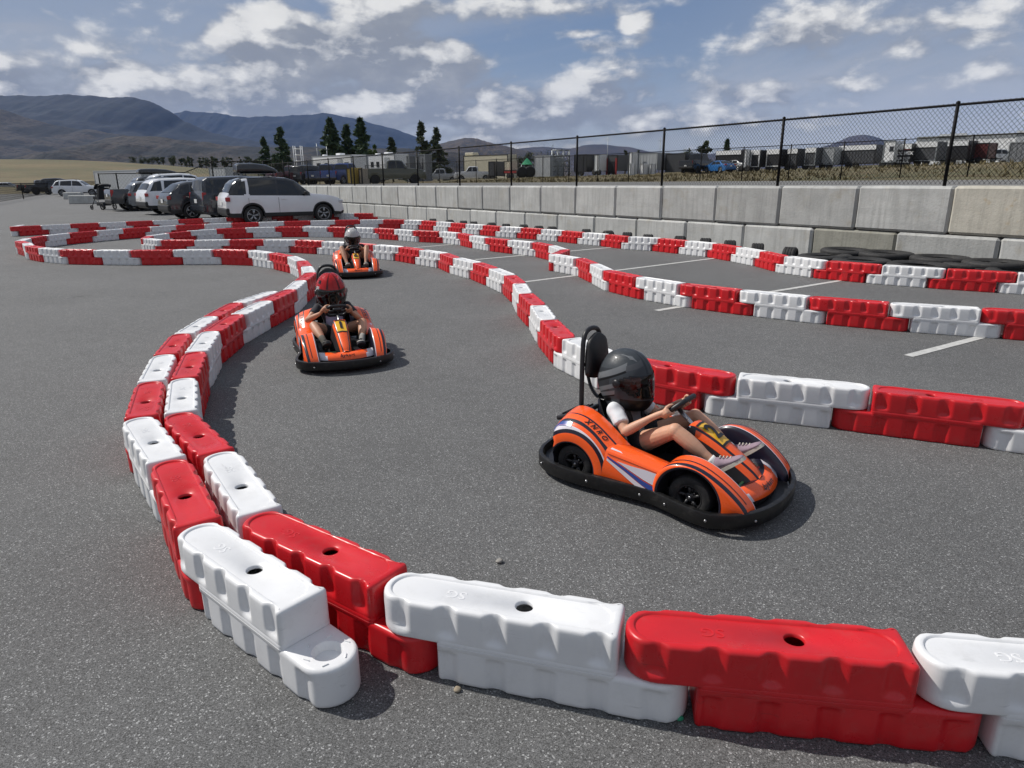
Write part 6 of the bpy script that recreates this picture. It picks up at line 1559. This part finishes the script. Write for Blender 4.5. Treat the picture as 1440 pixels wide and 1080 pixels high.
bg_car('pickup',5.8,2.1,1.25,pk,'black crew-cab truck parked left of the blue car','pickup',982,222,88,60,rimm=trim)
bg_car('sedan',4.1,1.75,.95,paintm('sky_blue',(.035,.15,.40)),'bright blue car behind the grass bank','car',1012,227.5,86,130)
bg_car('sedan',4.5,1.8,1.0,psl,'silver car just right of the blue car','car',1033,229,92,140)
trailer(1004,1046,211.5,92,tk,'long black trailer behind the blue car','trailer',ribs=0)
trailer(1046,1052,210,84,tw,'narrow white trailer end between black trailers','trailer',ribs=0)
trailer(1053,1073,211,84,tk,'black trailer with open side between white posts, left','trailer',ribs=0,roofm=tw)
trailer(1075,1103,210,83,tk,'black trailer with open side, right of the white post','trailer',ribs=0,roofm=tw)
trailer(1105,1126,209,82,td,'dark grey trailer, first right of the black pair','trailer',ribs=5)
trailer(1130,1152,207.5,81,td,'dark grey trailer beside the pale trailer','trailer',ribs=5,roofm=steelg)
trailer(1153,1178,207,81,tl,'pale grey trailer between two dark trailers','trailer',ribs=7)
trailer(1180,1233,204,80,td,'large dark grey trailer with ribbed side left of the sign truck','trailer',ribs=12)
# lorry with painted board
t,w,h=trailer(1242,1263,198,76,tw,'white lorry cab and body with dark lettered board','lorry','lorry',2.5,ribs=0)
bm=bmesh.new(); box(bm,(w*.18,-.02,h*.70),(w*.34,.05,h*.18)); obj('window',bm,glass,t)
t,w,h=trailer(1263,1285,202,75.5,tk,'black trailer end with red and white lettering','trailer',ribs=0,group='trailers and containers behind the second fence')
bm=bmesh.new(); box(bm,(w*.18,-.02,h*.80),(w*.58,.03,h*.14)); obj('red_band',bm,trd,t)
for s_,zf,sz,dx in (('AC',.80,.52,-.34),('DOMEX',.58,.46,.05),('LINE UP',.36,.36,.0),('& HAUL',.22,.34,.0)):
    bt=text_bm(s_,sz,.01,.012); bt.transform(Matrix.Translation((w*dx,-.045,h*zf))@Matrix.Rotation(R(90),4,'X')); obj('lettering',bt,tw,t)
trailer(1286,1320,199.5,75,td,'dark folded awning trailer right of the lettered board','trailer',ribs=0,roofm=steelg)
trailer(1321,1362,198,78,tk,'black open awning bay behind the silver car','trailer',ribs=0)
trailer(1362,1392,201,78,tbr,'maroon race trailer at the right of the awning bay','trailer',ribs=3)
bg_car('sedan',4.6,1.85,1.0,psl,'silver car parked before the black awning bay','car',1350,215,92,150)
bg_car('suv',4.6,1.9,1.0,pw,'white SUV at the far right beyond the fence','SUV',1406,212,92,38)
trailer(1424,1475,199,66,tg,'grey container cut by the right frame edge','container','shipping_container',2.4,wheels=False,ribs=8)
# long white hall behind the trailers at the right
x0,y0,z0=place(1290,193,104); x1,y1,z1=place(1560,176,84)
b=empty('industrial_hall',(x0,y0,z0),R(-50)); tag(b,'long low white industrial hall behind the trailers at the right','building'); Lh=46.; hh=at(1290,193,104).z-z0
bm=bmesh.new(); box(bm,(Lh/2,9,hh/2),(Lh,18,hh)); obj('wall',bm,tw,b)
bm=bmesh.new(); prism(bm,[(-.3,hh+.004),(18.3,hh+.004),(9,hh+.35)],Lh+.6,axis='X',c=(Lh/2,0,0)); fixn(bm); obj('roof',bm,tw,b)
for i in range(5): bm=bmesh.new(); box(bm,(Lh*(i+.5)/5,-.03,2.1),(3.4,.08,4.0)); obj('roller_door',bm,tl,b)
# masts and poles on the skyline
for i,(u,vt,Y) in enumerate(((445,202,120),(459,206,120),(855,192,140),(929,194,130))):
    x,y,z=place(u,vt,Y); bm=bmesh.new(); hh=at(u,vt,Y).z-z; tube(bm,[(0,0,0),(0,0,hh)],[.09,.05],6); box(bm,(0,0,hh*.93),(.9,.06,.06))
    tag(obj('utility_pole',bm,steelg,loc=(x,y,z)),('thin pole above the white motorhome, left of two','thin pole above the white motorhome, right of two','slim dark pole above the white box trailer','slim dark pole above the dark ribbed container')[i],'pole')
# left side: low fence at the lot edge, trailers beyond
pts=[gp(u,v)*k for u,v,k in ((-62,293,.93),(33,278,.93),(92,268.5,.90),(136,264.5,.88))]
fence('low black chain-link fence at the left edge of the lot','fence',[Vector((p.x,p.y,0)) for p in pts],1.45,None,.30,.006,rp=.045,rr=.035)
pp=[]
for u,Y in ((139,66),(164,64),(214,66),(258,68),(300,70),(336,70),(372,70),(400,69)):
    q=at(u,250,Y); pp.append(Vector((q.x,Y,max(0,terrain(*st(q.x,Y))))))
fence('black chain-link fence behind the parked row at the far edge','fence',pp,2.25,None,.30,.006,rp=.06,rr=.04)
trailer(131,194,239.5,100,tl,'long pale grey trailer behind the fence, above the parked row','trailer',ribs=0,roofm=tl,dep=1.2,group='trailers beyond the parked row')
trailer(287,323,235.5,96,tl,'pale grey boxy trailer beyond the fence, right of the roof box','trailer',ribs=6,group='trailers beyond the parked row')
# tufts on the dry bank
rn=random.Random(9); bm=bmesh.new()
for i in range(2600):
    t=22.8+rn.random()**1.3*16; s=-26+rn.random()*86; p=wp(s,t); z=terrain(s,t)+.02; a=rn.random()*6.28; h_=.08+.20*rn.random()*(1+.8*(noise.noise(Vector((s*.3,t*.3,0)))))
    for k in range(3):
        a+=2.1; d=Vector((math.cos(a),math.sin(a),0)); q=p+d*.06; q.z=z; n_=Vector((-d.y,d.x,0))*.05
        bm.faces.new([bm.verts.new(q+n_),bm.verts.new(q-n_),bm.verts.new(q+d*(.12*rn.random())+Vector((0,0,h_)))])
tag(obj('grass_tufts',bm,mat('straw',(.17,.14,.07),.9,noise_amt=.5,noise_scale=.35)),kind='stuff')
# ================================================================ the air: haze that blues the far hills
def haze(dens,col):
    bm=bmesh.new(); box(bm,(0,6100,570),(17000,13800,1300)); o=obj('haze',bm)
    m=bpy.data.materials.new('haze_air'); m.use_nodes=True; nt=m.node_tree; N=nt.nodes; N.clear()
    v=N.new('ShaderNodeVolumePrincipled'); v.inputs['Density'].default_value=dens; v.inputs['Color'].default_value=(*col,1); v.inputs['Anisotropy'].default_value=0
    out=N.new('ShaderNodeOutputMaterial'); nt.links.new(v.outputs[0],out.inputs['Volume']); o.data.materials.append(m); tag(o,kind='stuff')

haze(2.4e-5,(.20,.42,1.))
